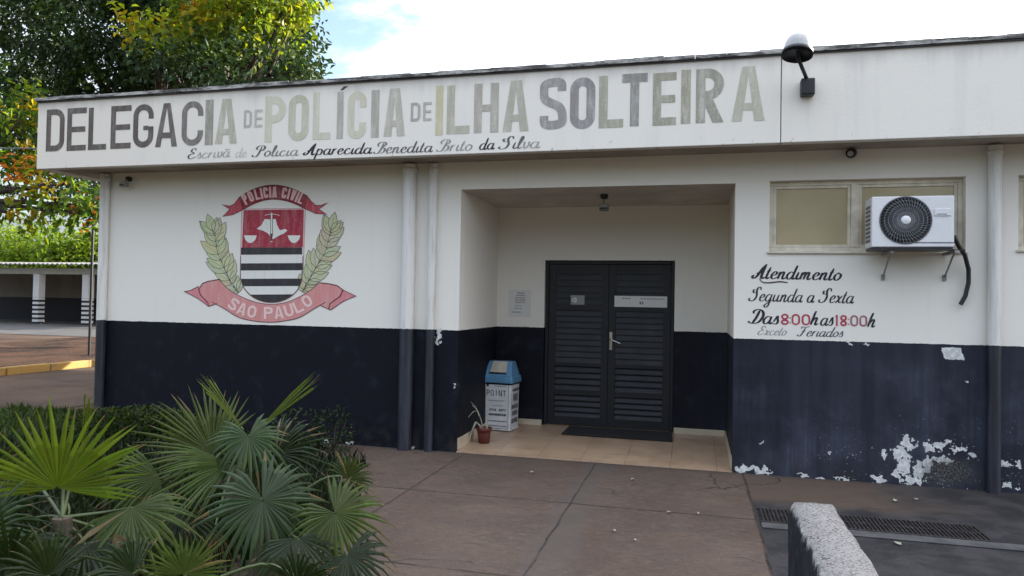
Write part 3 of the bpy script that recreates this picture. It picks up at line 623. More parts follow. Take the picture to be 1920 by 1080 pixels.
p = aty(638, 168, FY); mb.face([(p.x, FY-.002, p.z-.01), (p.x+.03, FY-.002, p.z-.01), (p.x+.095, FY-.002, p.z+.032), (p.x+.04, FY-.002, p.z+.032)], srgb(50, 48, 50))
for ch, ua, ub, vb, vt, c in (('D',457,472,240,207,srgb(172,168,158)),('E',477,492,239,206,srgb(180,176,166)),('D',770,788,228,193,srgb(162,158,150)),('E',793,809,227,192,srgb(174,170,161))):
    a, b, t_ = aty(ua, vb, FY), aty(ub, vb, FY), aty(ua, vt, FY)
    draw_block(mb, ch, b.x-a.x, t_.z-a.z, .028, lambda x, z, dd: (a.x+x, FY-dd, a.z+z), c)
mb.build('sign_lettering', 'letter_paint', fas)
INK = srgb(38, 36, 44)
mb = MB()
def sfade(s): return .62 if s < .14 else .0
script(mb, 'Escrivã', 352, 298, 431, 294, .060, FY, INK, .2, .16, lambda s: .08 if s < .1 else .45)
script(mb, 'de', 441, 295, 462, 294, .056, FY, INK, .17, .16, lambda s: .62)
script(mb, 'Policia', 476, 294, 559, 292, .061, FY, INK, .2, .16, lambda s: .1+.25*s)
script(mb, 'Aparecida', 571, 291, 697, 288, .061, FY, INK, .23, .16)
script(mb, 'Benedita', 704, 288, 811, 285, .061, FY, INK, .21, .16, lambda s: .2 if s < .3 else .08)
script(mb, 'Brito', 822, 284, 886, 282, .061, FY, INK, .18, .16, lambda s: .3)
script(mb, 'da', 898, 281, 927, 279.5, .061, FY, INK, .24, .16)
script(mb, 'Silva', 938, 279.5, 1012, 277.5, .062, FY, INK, .2, .16, lambda s: .12 if s < .5 else .4)
mb.build('script_lettering', 'script_paint', fas)
mb = MB(); RED = srgb(168, 52, 74)
script(mb, 'Atendimento', 1412, 522, 1577, 526, .070, 0., INK, .27, .2)
pp = [aty(u, v, 0.) for u, v in ((1424,522),(1430,529),(1444,530),(1462,528),(1477,530))]
ribbon(mb, spline([(q.x, q.z) for q in pp], 5), lambda t, s: .006+.016*s*(1.2-s), lambda x, z, dd: (x, -dd, z), .0045, INK)
script(mb, 'Segunda', 1406, 564, 1504, 567, .068, 0., INK, .23, .2)
script(mb, 'a', 1512, 567, 1526, 567, .068, 0., INK, .25, .2)
script(mb, 'Sexta', 1537, 567, 1600, 569, .068, 0., INK, .23, .2)
script(mb, 'Das', 1406, 606, 1460, 608, .072, 0., INK, .25, .2)
script(mb, 'h', 1519, 609, 1534, 609, .070, 0., INK, .28, .2); script(mb, 'as', 1537, 610, 1562, 610, .070, 0., INK, .25, .2); script(mb, 'h', 1626, 613, 1641, 613, .070, 0., INK, .28, .2)
for ch, ua, ub, c in (('8',1464,1479,RED),('0',1484,1500,RED),('0',1503,1519,srgb(172,48,70)),('1',1565,1573,RED),('8',1575,1588,RED),('0',1594,1609,srgb(150,84,92)),('0',1611,1626,srgb(150,84,92))):
    v = 609+(ua-1464)*.022; a, b, tp = aty(ua, v, 0.), aty(ub, v, 0.), aty(ua, v-21, 0.)
    draw_block(mb, ch, b.x-a.x, tp.z-a.z, .0165, lambda x, z, dd: (a.x+x, -dd, a.z+z), c)
for ua, v in ((1481.5,605),(1481.5,596),(1591,608),(1591,599)):
    a = aty(ua, v, 0.); mb.face([(a.x-.006, -.002, a.z-.006), (a.x+.006, -.002, a.z-.006), (a.x+.006, -.002, a.z+.006), (a.x-.006, -.002, a.z+.006)], srgb(170, 110, 120))
script(mb, 'Exceto', 1420, 628, 1474, 629, .047, 0., srgb(96, 96, 104), .2, .3, lambda s: .25)
script(mb, 'Feriados', 1497, 630, 1580, 632, .05, 0., srgb(60, 60, 68), .22, .3, lambda s: .05)
mb.build('opening_hours_lettering', 'script_paint', front)

# ------------------------------------------------------------------ painted coat of arms on the left wall
EM = lambda x, y, dd=.002: (lambda p: (p.x, -dd, p.z))(aty(340+x/3.7235, 330+y/3.7235, 0.))
def epoly(mb, pts, col, dd): mb.face([EM(x, y, dd) for x, y in pts][::-1], col)
def eline(mb, pts, wd, col, dd):
    k = 1/3.7235*.0055
    q = [EM(x, y) for x, y in pts]; ribbon(mb, [(p[0], p[2]) for p in q], lambda t, s: wd*k*1.05, lambda x, z, d2: (x, -d2, z), dd, col)
OUT = srgb(70, 66, 60); CRIM = srgb(158, 44, 62); DCR = srgb(138, 30, 46); PINK = srgb(206, 138, 134); BLK = srgb(52, 50, 52); OFF = srgb(222, 220, 212)
mb = MB()
sh = [(428,235),(862,230),(846,690)]+[(630+216*math.cos(R_(a)), 690+192*math.sin(R_(a))) for a in range(8, 176, 8)]+[(414,690)]
epoly(mb, [(420,228),(870,223),(853,690)]+[(630+223*math.cos(R_(a)), 690+199*math.sin(R_(a))) for a in range(8, 176, 8)]+[(407,690)], srgb(196, 150, 152), .0012)
epoly(mb, sh, OFF, .002)
epoly(mb, [(435,238),(857,233),(850,497),(424,500)], CRIM, .0028)
def half(y):   # half width of the shield at height y
    return 214 if y < 690 else 214*math.sqrt(max(0, 1-((y-690)/192)**2))
for ya, yb in ((500,550),(610,660),(718,770),(828,881)):
    n = 6; ys = [ya+(yb-ya)*i/n for i in range(n+1)]
    epoly(mb, [(631-half(y), y) for y in ys]+[(631+half(y), y-2) for y in ys[::-1]], BLK, .0028)
eline(mb, [(414,560),(414,690)]+[(630-216*math.cos(R_(a)), 690+192*math.sin(R_(a))) for a in range(8, 176, 8)]+[(846,690),(850,560)], 5, OUT, .0034)
mp = [(885,455),(940,460),(1000,455),(1015,520),(1045,575),(1105,560),(1125,578),(1085,610),(1040,630),(970,670),(920,610),(870,580),(800,560),(850,520)]
epoly(mb, [(x*.6594, y*.6594) for x, y in mp], OFF, .0036)
for cx in (482, 787): epoly(mb, [(cx-44,415),(cx+46,415),(cx+36,445),(cx+16,464),(cx,468),(cx-16,464),(cx-34,445)], OFF, .0036)
eline(mb, [(585,275),(610,268),(632,266),(660,268),(690,277)], 4, OFF, .0042)
epoly(mb, [(624,252),(640,252),(640,405),(634,455),(628,455),(622,405)], OUT, .0042); epoly(mb, [(627,256),(637,256),(636,402),(626,402)], OFF, .0048); epoly(mb, [(618,408),(642,408),(642,413),(618,413)], OUT, .0052)
epoly(mb, [(624,455),(640,455),(636,462),(628,462)], OFF, .0052)
emb = mb.build('coat_of_arms', 'emblem_paint', st)
def band(pts_t, pts_b): return list(zip(pts_t, pts_b))
def strip(mb, top, bot, col, dd):
    for k in range(len(top)-1): epoly(mb, [top[k], top[k+1], bot[k+1], bot[k]], col, dd+.00002*k)
mb = MB()
tp = spline([(405,150),(480,105),(560,75),(645,64),(730,75),(810,103),(880,140)], 4); bt = spline([(432,235),(500,198),(570,172),(645,162),(720,171),(795,195),(862,228)], 4)
strip(mb, tp, bt, DCR, .004)
for tl in ([(405,150),(372,194),(340,210),(283,199),(340,232),(290,283),(360,270),(432,235)], [(862,228),(940,262),(1018,268),(960,232),(1028,185),(975,205),(940,205),(906,175),(880,140)]):
    c = (sum(p[0] for p in tl)/len(tl), sum(p[1] for p in tl)/len(tl)); epoly(mb, tl[::1], srgb(182, 66, 80), .0034); eline(mb, tl+[tl[0]], 4.5, srgb(80, 32, 38), .0046)
eline(mb, tp, 6, srgb(74, 24, 32), .005); eline(mb, bt, 5, srgb(74, 24, 32), .005)
def arctext(mb, text, u_pts, cap, col, wfac, tk, dd):
    """block capitals along a curve of baseline points (zoom units)"""
    cur = spline(u_pts, 12); L = [0.]
    for a, b in zip(cur, cur[1:]): L.append(L[-1]+math.hypot(b[0]-a[0], b[1]-a[1]))
    wd = [(.42 if c == 'I' else .55 if c == ' ' else 1.) for c in text]; tot = sum(wd); x = 0.
    for c, wq in zip(text, wd):
        if c != ' ':
            s = (x+wq/2)/tot*L[-1]; k = max(i for i in range(len(L)) if L[i] <= s); k = min(k, len(cur)-2)
            f = (s-L[k])/(L[k+1]-L[k]); px = cur[k][0]+(cur[k+1][0]-cur[k][0])*f; py = cur[k][1]+(cur[k+1][1]-cur[k][1])*f
            t = Vector((cur[k+1][0]-cur[k][0], cur[k+1][1]-cur[k][1])).normalized(); n = Vector((t.y, -t.x))
            cw = L[-1]/tot*wq*wfac
            if c == 'I': cw = tk
            put = lambda gx, gz, d2: EM(px+t.x*(gx-cw/2)+n.x*gz, py+t.y*(gx-cw/2)+n.y*gz, d2)
            draw_block(mb, c, cw, cap, tk, put, col, dd)
        x += wq
arctext(mb, 'POLICIA CIVIL', [(448,206),(520,171),(600,154),(680,152),(760,166),(842,200)], 76, srgb(226, 186, 182), .82, 14.5, .006)
mb.build('ribbon', 'emblem_paint', emb)
mb = MB()
tp = spline([(265,722),(330,790),(410,838),(520,880),(630,896),(740,880),(840,836),(905,795),(965,745)], 4); bt = spline([(195,905),(300,925),(400,985),(510,1012),(630,1020),(740,1008),(830,985),(900,945),(1015,925)], 4)
bt = spline([(215,880),(300,925),(400,985),(510,1012),(630,1020),(740,1008),(830,985),(930,925),(1010,880)], 4)
strip(mb, tp, bt, PINK, .004)
epoly(mb, [(265,722),(150,750),(122,790),(188,885),(195,908),(250,890),(215,880)], PINK, .0034); epoly(mb, [(965,745),(1010,880),(975,905),(1040,935),(1130,795),(1088,765)], PINK, .0034)
epoly(mb, [(22,806),(62,800),(122,768),(122,790),(188,885),(190,905),(110,850)], srgb(206, 128, 134), .0028); epoly(mb, [(1130,795),(1220,838),(1135,872),(1045,935),(1040,930)], srgb(206, 128, 134), .0028)
for ln, wd_ in ((tp, 5), (bt, 5), ([(265,722),(190,735),(150,750),(122,790),(135,830),(188,885),(192,910)], 8), ([(192,910),(250,890)], 5), ([(965,745),(1030,752),(1088,765),(1130,795),(1110,840),(1040,890),(1030,932)], 8), ([(22,806),(62,800),(122,770)], 5), ([(22,806),(110,850),(190,908)], 5), ([(1130,795),(1220,838),(1135,872),(1045,935),(975,905)], 5)):
    eline(mb, ln, wd_, srgb(96, 58, 60), .005)
arctext(mb, 'SAO PAULO', [(312,905),(390,958),(500,990),(630,998),(740,985),(840,948),(935,885)], 84, srgb(232, 198, 192), .78, 16, .006)
mb.build('ribbon', 'emblem_paint', emb)
LEAF = srgb(190, 189, 152)
def laurel(spine, fl):
    mb = MB(); cur = spline(spine, 6); n = len(cur)
    eline(mb, cur, 5, OUT, .0022)
    k = 0
    for s in range(13):
        f = s/12; i = min(n-2, int(f*(n-1))); p = Vector(cur[i]); t = (Vector(cur[i+1])-p).normalized()
        for sd in ((-1, 1) if s < 12 else (0,)):
            a = t.copy(); ang = R_(46*sd*(1-.4*f)); a = Vector((a.x*math.cos(ang)-a.y*math.sin(ang), a.x*math.sin(ang)+a.y*math.cos(ang))); L = (142+22*math.sin(s*2.1+sd))*(.62+.42*min(1, f*3))*(1-.12*f); nn = Vector((-a.y, a.x)); wd = L*.235
            pts = [p, p+a*L*.25+nn*wd*.8, p+a*L*.5+nn*wd, p+a*L*.78+nn*wd*.6, p+a*L, p+a*L*.78-nn*wd*.6, p+a*L*.5-nn*wd, p+a*L*.25-nn*wd*.8]
            dd = .0024+.00012*k; k += 1
            cc = tuple(x*random.uniform(.88, 1.06) for x in LEAF)
            q = [EM(x, y, dd) for x, y in pts]; c0 = EM(*(p+a*L*.5), dd); 
            for j in range(8): mb.face([c0, q[j], q[(j+1) % 8]], cc)
            eline(mb, [tuple(x) for x in pts]+[tuple(pts[0])], 3.6, OUT, dd+.00006); eline(mb, [tuple(p), tuple(p+a*L*.7)], 2.5, srgb(120, 118, 90), dd+.00008)
    return mb.build('laurel_branch', 'emblem_paint', emb)
laurel([(400,815),(345,740),(300,640),(255,530),(240,430),(226,385)], 1); laurel([(845,810),(885,740),(940,640),(1000,540),(1035,430),(1048,375)], -1)

# ------------------------------------------------------------------ things fixed to the building
# air conditioner hung in front of the window
YA = -.36; k = (CD+YA)/CD
a0, a1 = aty(1634, 465, YA), aty(1790, 366, YA)
ac = thing('air_conditioner', 'white outdoor air conditioner unit with round dark fan grille hung before the window', 'air conditioner', (a0.x, -.2, a0.z))
ax0, ax1, az0, az1 = a0.x, a1.x, a0.z+.008, a1.z
mb = MB(); mb.box((ax0, YA, az0), (ax1, -.10, az1)); mb.build('casing', 'ac_white', ac, .012, 3)
g = aty(1698, 413, YA); gr = .205*.5*(az1-az0)/.47*2.05
mb = MB(); mb.lathe((g.x, YA-.001, g.z), [(0, -.001), (gr, -.001), (gr+.008, .006), (gr+.012, -.002)], 48, (0, -1, 0)); grille = mb.build('fan_grille', 'ac_dark', ac)
mb = MB(); n = 44
for i in range(n):                                  # swirled radial vanes and rings of the guard
    a = 2*math.pi*i/n; pts = []
    for j in range(5):
        rr = .045+(gr-.047)*j/4; b = a+.35*j/4; pts.append((g.x+rr*math.cos(b), YA-.012, g.z+rr*math.sin(b)))
    for p, q in zip(pts, pts[1:]): mb.bar(p, q, .0038, .006, (0, 1, 0))
for rr in (.07, .105, .14, .172):
    if rr < gr: mb.tube([(g.x+rr*math.cos(t), YA-.010, g.z+rr*math.sin(t)) for t in [2*math.pi*q/40 for q in range(41)]], .0022, 4, False)
mb.build('guard_wires', 'ac_vane', grille)
mb = MB(); mb.lathe((g.x, YA-.012, g.z), [(0, .010), (.030, .009), (.040, .003), (.041, -.004)], 28, (0, -1, 0)); mb.build('hub_cap', 'ac_white', grille)
pa, pb = aty(1752, 405, YA), aty(1783, 391, YA)
mb = MB(); mb.box((pa.x, YA-.008, pa.z), (pb.x, YA-.001, pb.z)); plate = mb.build('name_plate', 'ac_white', ac, .003, 1)
mb = MB(); random.seed(3); x = pa.x+.02
while x < pb.x-.03: wq = random.uniform(.006, .014); mb.face([(x, YA-.0095, pa.z+.010), (x+wq, YA-.0095, pa.z+.010), (x+wq, YA-.0095, pa.z+.020), (x, YA-.0095, pa.z+.020)], srgb(120, 122, 130)); x += wq+.004
mb.build('plate_print', 'print_ink', plate)
mb = MB()
for i in range(9): zz = az0+.05+i*.038; mb.box((ax0-.004, YA+.05, zz), (ax0-.0006, -.14, zz+.024))
mb.build('side_louvre', 'ac_dark', ac)
mb = MB(); mb.box((ax0+.01, YA+.004, az0-.022), (ax1-.01, -.102, az0-.001)); mb.box((ax1-.008, -.16, az0-.02), (ax1+.15, -.13, az0-.004)); mb.build('base_tray', 'black_metal', ac)
mb = MB(); mb.box((g.x-.02, YA-.0035, az0+.035), (ax1-.004, YA-.0005, az0+.043)); mb.build('seam', 'ac_dark', ac)
for u in (1652, 1767):
    f = aty(u, 523, 0.); mb = MB(); x = f.x+.015
    mb.box((x-.016, YA+.03, az0-.05), (x+.016, -.004, az0-.024)); mb.box((x-.016, -.012, 1.885), (x+.016, -.001, 1.94)); mb.bar((x, -.010, 1.92), (x, YA+.10, az0-.045), .016, .010, (1, 0, 0)); mb.build('bracket', 'steel_bracket', ac)
hp = [aty(u, v, y) for u, v, y in ((1788,442,-.15),(1798,462,-.14),(1809,478,-.10),(1816,505,-.06),(1816,530,-.05),(1810,555,-.05),(1801,571,-.05))]
mb = MB(); mb.tube([tuple(p) for p in [Vector(hp[0])+(Vector(hp[1])-Vector(hp[0]))*0]+hp[1:]], .019, 10); mb.build('hose', 'rubber_black', ac)
# dome lamp on the fascia
m0 = aty(1513, 166, -.52); rim = aty(1495, 99, -.93)
lp = thing('wall_lamp', 'grey dome lamp on a short black arm clamped to the fascia', 'lamp', (m0.x, -.5, m0.z))
mb = MB(); mb.box((m0.x-.058, -.60, m0.z-.075), (m0.x+.058, -.501, m0.z+.075)); mb.build('mount_box', 'black_metal', lp, .014, 2)
tl = Vector((.10, .16, 1)).normalized(); R0 = .114
mb = MB(); mb.tube([(m0.x-.005, -.555, m0.z+.07), tuple(Vector(rim)+Vector((.01, .02, -.04))), tuple(Vector(rim)+tl*.03)], .017, 10); mb.build('arm', 'black_metal', lp)
mb = MB(); mb.lathe(rim, [(R0, .02), (R0*.985, .06), (R0*.9, .105), (R0*.72, .14), (R0*.4, .158), (0, .163)], 32, tl); mb.build('dome', 'dome_grey', lp)
mb = MB(); mb.lathe(rim, [(0, .012), (R0*.55, .008), (R0*1.08, -.012), (R0*1.1, -.03), (R0*1.09, .018), (R0, .026)], 32, tl); mb.build('skirt_ring', 'black_metal', lp)
# three little fixtures under the eaves and in the porch
def fixture(u, v, Y, label, s=1.):
    c = aty(u, v, Y); t_ = thing('security_light', label, 'light', (c.x, Y, c.z), 'small fixtures under the eaves')
    m_ = MB(); m_.lathe((c.x, Y, c.z+.065*s), [(0, .05), (.03*s, .05), (.035*s, 0)], 12, (0, -1, 0)); m_.build('socket', 'black_metal', t_)
    m_ = MB(); m_.bar((c.x, Y-.04, c.z+.06*s), (c.x-.01, Y-.09, c.z+.0), .014, .014, (1, 0, 0)); m_.build('arm', 'steel_bracket', t_)
    m_ = MB(); m_.box((c.x-.05*s, Y-.13, c.z-.055*s), (c.x+.05*s, Y-.06, c.z+.012*s)); m_.build('housing', 'steel_bracket', t_, .012, 2)
    m_ = MB(); m_.box((c.x-.036*s, Y-.1335, c.z-.045*s), (c.x+.036*s, Y-.1305, c.z-.020*s)); m_.build('lens', 'black_metal', t_)
fixture(244, 345, 0., 'small light fixture under the eaves left of the painted crest', .9)
c = aty(1133, 352, .55); t_ = thing('security_light', 'small light fixture hanging under the porch ceiling above the door', 'light', (c.x, .55, PZ), 'small fixtures under the eaves')
mb = MB(); mb.lathe((c.x, .55, PZ), [(0, -.05), (.035, -.05), (.042, -.035), (.045, 0)], 14); mb.build('socket', 'black_metal', t_)
mb = MB(); mb.tube([(c.x, .55, PZ-.045), (c.x-.005, .55, PZ-.11)], .009, 8); mb.build('arm', 'steel_bracket', t_)
mb = MB(); mb.box((c.x-.05, .50, PZ-.18), (c.x+.05, .60, PZ-.105)); mb.build('housing', 'steel_bracket', t_, .014, 2)
mb = MB(); mb.box((c.x-.04, .496, PZ-.172), (c.x+.045, .4995, PZ-.150)); mb.build('lens', 'black_metal', t_)
c = aty(1594, 290, 0.); t_ = thing('security_camera', 'small dark round camera under the eaves above the window', 'camera', (c.x, 0, c.z))
mb = MB(); mb.lathe((c.x+.02, 0, c.z+.04), [(0, .03), (.03, .03), (.036, 0)], 12, (0, -1, 0)); mb.tube([(c.x+.02, -.02, c.z+.04), (c.x+.005, -.06, c.z+.01)], .012, 8); mb.build('bracket', 'steel_bracket', t_)
mb = MB(); mb.lathe((c.x, -.07, c.z), [(0, .075), (.036, .07), (.046, .05), (.046, -.01), (.03, -.03), (0, -.035)], 16, (-.35, -1, -.25)); mb.build('body', 'black_metal', t_)
mb = MB(); mb.lathe(Vector((c.x, -.07, c.z))+Vector((-.35, -1, -.25)).normalized()*.0755, [(0, .003), (.02, .002), (.026, 0)], 16, (-.35, -1, -.25)); mb.build('lens', 'dome_grey', t_)

# papers
def notice(label, corners, Y, rows, ink, seed, cat='notice', m='paper'):
    (ua, va), (ub, vb) = corners; a, b = aty(ua, vb, Y), aty(ub, va, Y); random.seed(seed)
    m_ = MB(); m_.box((a.x, Y-.0028, a.z), (b.x, Y-.0012, b.z), (.66, .65, .62) if m == 'paper' else (.28, .28, .27))
    w_, h_ = b.x-a.x, b.z-a.z
    for (fy, hh, f0, f1) in rows:
        x = a.x+w_*f0
        while x < a.x+w_*f1:
            q = random.uniform(.012, .035); q = min(q, a.x+w_*f1-x+.002); z = a.z+h_*fy
            m_.face([(x, Y-.0035, z), (x+q, Y-.0035, z), (x+q, Y-.0035, z+h_*hh), (x, Y-.0035, z+h_*hh)], ink); x += q+.007
    o = m_.build('paper_notice', 'print_ink'); tag(o, label, cat)
    return o
notice('faded white paper notice taped to the porch wall left of the door', ((953, 544), (996, 594)), PD, [(.86,.05,.4,.7),(.78,.04,.35,.72),(.70,.03,.3,.75),(.64,.03,.3,.75),(.58,.03,.3,.75),(.52,.03,.3,.75),(.40,.03,.3,.6),(.30,.03,.25,.6),(.16,.04,.15,.55)], srgb(140, 138, 138), 4)
YN = YD-.001
notice('long white paper strip taped across the right door leaf', ((1152, 556), (1251, 575)), YN, [(.72,.1,.15,.3),(.72,.08,.5,.95),(.25,.25,.48,.56)], srgb(120, 120, 124), 5)
o = notice('small grey printed card stuck on the left door leaf', ((1070, 554), (1096, 571)), YN, [], None, 6, m='steel_bracket')
a = aty(1077, 563, YN); mb = MB(); mb.lathe((a.x, YN-.0032, a.z), [(.012, .0), (.034, .0006), (.034, 0)], 18, (0, -1, 0)); mb.build('seal', 'paper', o)

# ------------------------------------------------------------------ things in the porch
# bin
bz = .07; bx, by = -2.30, 1.20; bw, bd, bh = .36, .30, .58
def frus(mb, cx, cy, z0, z1, w0, d0, w1, d1, rot=0., dy=0.):
    v = []
    for z, ww, dd, oy in ((z0, w0, d0, 0), (z1, w1, d1, dy)):
        for sx, sy in ((-1,-1),(1,-1),(1,1),(-1,1)):
            x, y = sx*ww/2, sy*dd/2+oy; v.append((cx+x*math.cos(rot)-y*math.sin(rot), cy+x*math.sin(rot)+y*math.cos(rot), z))
    mb.idx(v, [(0,3,2,1),(4,5,6,7),(0,1,5,4),(1,2,6,5),(2,3,7,6),(3,0,4,7)], None, False)
ROT = R_(-6)
tb = thing('litter_bin', 'white printed litter bin with blue swing-flap lid by the door', 'bin', (bx, by, bz))
mb = MB(); frus(mb, bx, by, bz, bz+bh, bw*.95, bd*.95, bw, bd, ROT); body = mb.build('body', 'bin_white', tb, .012, 2)
mb = MB(); frus(mb, bx, by, bz-.0, bz+.018, bw*.99, bd*.99, bw*.99, bd*.99, ROT); mb.build('foot_rim', 'bin_white', tb, .005, 1)
mb = MB(); frus(mb, bx, by, bz+bh-.012, bz+bh+.075, bw*1.13, bd*1.13, bw*1.08, bd*1.08, ROT); lid = mb.build('lid', 'bin_blue', tb, .014, 2)
mb = MB(); frus(mb, bx, by, bz+bh+.074, bz+bh+.245, bw*1.0, bd*1.02, bw*.84, bd*.42, ROT, .02); mb.build('hood', 'bin_blue', lid, .014, 2)
mb = MB(); frus(mb, bx, by, bz+bh-.03, bz+bh-.013, bw*1.03, bd*1.03, bw*1.06, bd*1.06, ROT); mb.build('shadow_gap_rim', 'black_metal', lid)
cR, sR = math.cos(ROT), math.sin(ROT)
def bp(x, y, z): return (bx+x*cR-y*sR, by+x*sR+y*cR, bz+z)
def hood_pt(x, f, off):   # point on the sloping front of the hood
    y = -bd*1.02/2+(bd*1.02/2-bd*.21+.02)*f; z = bh+.074+.171*f; return bp(x, y-off*.75, z+off*.66)
mb = MB(); q = [hood_pt(-.105, .22, .012), hood_pt(.105, .22, .012), hood_pt(.095, .96, .012), hood_pt(-.095, .96, .012)]; q2 = [hood_pt(-.105, .22, .001), hood_pt(.105, .22, .001), hood_pt(.095, .96, .001), hood_pt(-.095, .96, .001)]
mb.idx(q+q2, [(0,1,2,3),(0,4,5,1),(1,5,6,2),(2,6,7,3),(3,7,4,0)], None, False); mb.build('flap', 'bin_flap', lid, .003, 1)
mb = MB(); q = [hood_pt(-.112, .12, .006), hood_pt(.112, .12, .006), hood_pt(.11, .215, .006), hood_pt(-.11, .215, .006)]; mb.face(q); mb.build('flap_slot', 'black_metal', lid)
mb = MB(); random.seed(11); INKB = srgb(40, 40, 46)
def fput(x, z, dd):                                  # front of the bin: x from -.5 to .5, z from 0 to 1
    s = .95+.05*z; return bp(x*bw*s, -bd*s/2-dd-.0005, z*bh)
def ftext(text, x0, x1, z0, z1, t, col, jig=0.):
    n = len(text); cw = (x1-x0)/n
    for i, ch in enumerate(text):
        if ch == ' ': continue
        dz = random.uniform(-jig, jig); W_, H_ = cw*.78*bw, (z1-z0)*bh
        draw_block(mb, ch, W_, H_, t, lambda gx, gz, dd: fput(x0+i*cw+gx/bw, z0+dz+gz/bh, dd), col, .0012)
ftext('POINT', -.38, .36, .71, .83, .0085, INKB, .012)
ftext('3743 4877', -.28, .34, .395, .445, .008, INKB); 
def scrib(z0, z1, x0, x1, col, wmin=.01, wmax=.035):
    x = x0
    while x < x1:
        q = random.uniform(wmin, wmax); mb.face([fput(x, z0, .0012), fput(min(x+q, x1), z0, .0012), fput(min(x+q, x1), z1, .0012), fput(x, z1, .0012)], col); x += q+.012
GR = srgb(120, 120, 126)
scrib(.905, .925, -.10, .33, GR); mb.face([fput(-.38, .90, .0012), fput(-.30, .90, .0012), fput(-.30, .955, .0012), fput(-.38, .955, .0012)], INKB)
scrib(.60, .625, -.33, .30, srgb(150, 140, 140)); scrib(.50, .52, -.15, .22, srgb(150, 146, 146)); scrib(.30, .345, -.34, .36, INKB, .025, .05); scrib(.175, .20, -.38, .38, srgb(80, 80, 86)); scrib(.075, .10, -.38, .38, srgb(80, 80, 86))
for xx in (-.43, .41): mb.face([fput(xx, .03, .0012), fput(xx+.012, .03, .0012), fput(xx+.012, .97, .0012), fput(xx, .97, .0012)], INKB)
mb.face([fput(-.418, .03, .0012), fput(.41, .03, .0012), fput(.41, .042, .0012), fput(-.418, .042, .0012)], INKB)
def sput(y, z, dd): s = .95+.05*z; return bp(bw*s/2+dd+.0005, y*bd*s, z*bh)
for z0, z1, y0, y1 in ((.80,.86,-.3,.35),(.60,.75,-.2,.3),(.44,.53,-.38,.38),(.30,.40,-.3,.3),(.14,.24,-.35,.35)):
    y = y0
    while y < y1: q = random.uniform(.03, .09); mb.face([sput(y, z0, .0012), sput(y+q, z0, .0012), sput(y+q, z1, .0012), sput(y, z1, .0012)], srgb(70, 68, 74)); y += q+.025
mb.build('print', 'print_ink', body)
# pot
pz = .03; pc = Vector((-2.29, .44, pz+.005))
pt = thing('potted_plant', 'withered plant in a small terracotta pot at the porch edge', 'potted plant', tuple(pc))
mb = MB(); mb.lathe(pc, [(0, 0), (.062, 0), (.074, .10), (.076, .135), (.088, .137), (.09, .17), (.078, .17), (.074, .14), (0, .14)], 24); mb.build('pot', 'terracotta', pt)
mb = MB(); random.seed(5)
def P3(x, y, z): return tuple(pc+Vector((x, y, z)))
mb.tube([P3(-.01,0,.14), P3(-.03,-.02,.25), P3(-.07,-.03,.36), P3(-.13,-.05,.42)], [.006,.005,.004,.003], 6); mb.tube([P3(-.07,-.03,.36), P3(-.12,-.02,.345), P3(-.19,-.03,.27)], [.005,.005,.002], 6)
mb.tube([P3(-.02,0,.14), P3(-.08,-.03,.23), P3(-.12,-.06,.14), P3(-.15,-.08,.02)], [.006,.008,.006,.003], 6); mb.build('stem', 'dry_leaf', pt)
mb = MB()
for pts, wd in (([P3(-.02,0,.17), P3(-.09,-.035,.235), P3(-.125,-.06,.14), P3(-.155,-.085,.01)], .024), ([P3(-.06,-.03,.355), P3(-.12,-.03,.35), P3(-.19,-.04,.26)], .018), ([P3(-.05,-.03,.30), P3(-.09,-.04,.40), P3(-.15,-.05,.46)], .014), ([P3(.03,0,.14), P3(.04,0,.24), P3(.045,.0,.37)], .026)):
    n = len(pts)
    for i in range(n-1):
        a, b = Vector(pts[i]), Vector(pts[i+1]); wa, wb = wd*(1-.8*i/(n-1)), wd*(1-.8*(i+1)/(n-1)); x = Vector((1, .3, .1)).normalized()
        mb.face([a-x*wa/2, a+x*wa/2, b+x*wb/2, b-x*wb/2])
mb.build('leaf', 'dry_leaf', pt)
# mat
mb = MB(); mb.idx([(-1.52,1.06,.068),(-.24,1.04,.068),(-.26,1.5,.09),(-1.5,1.5,.09),(-1.52,1.06,.08),(-.24,1.04,.08),(-.26,1.5,.102),(-1.5,1.5,.102)], [(4,5,6,7),(0,1,5,4),(1,2,6,5),(2,3,7,6),(3,0,4,7)], None, False)
tag(mb.build('doormat', 'mat_black'), 'black rectangular doormat lying in front of the double door', 'doormat')

# ------------------------------------------------------------------ forecourt things
# drain
dr = thing('drain_channel', 'long iron drain grate set in the dark concrete below the right wall', 'drain', (1.3, -1.42, 0))
gx0, gx1, gy0, gy1 = .49, 2.03, -1.64, -1.26
mb = MB(); mb.face([(gx0, gy0, .003), (gx1, gy0, .003), (gx1, gy1, .003), (gx0, gy1, .003)]); mb.build('channel', 'drain_pit', dr)
mb = MB(); x = gx0+.02
while x < gx1: mb.box((x, gy0+.02, .004), (x+.011, gy1-.02, .016)); x += .029
for y in (gy0, gy1-.02, (gy0+gy1)/2-.004): mb.box((gx0, y, .0045), (gx1, y+(.02 if y != (gy0+gy1)/2-.004 else .008), .0165))
mb.build('grate', 'drain_iron', dr)
mb = MB(); mb.box((gx0, gy0-.13, .001), (gx1+1.5, gy0-.003, .012)); mb.build('edge_strip', 'drain_kerb', dr, .004, 1)
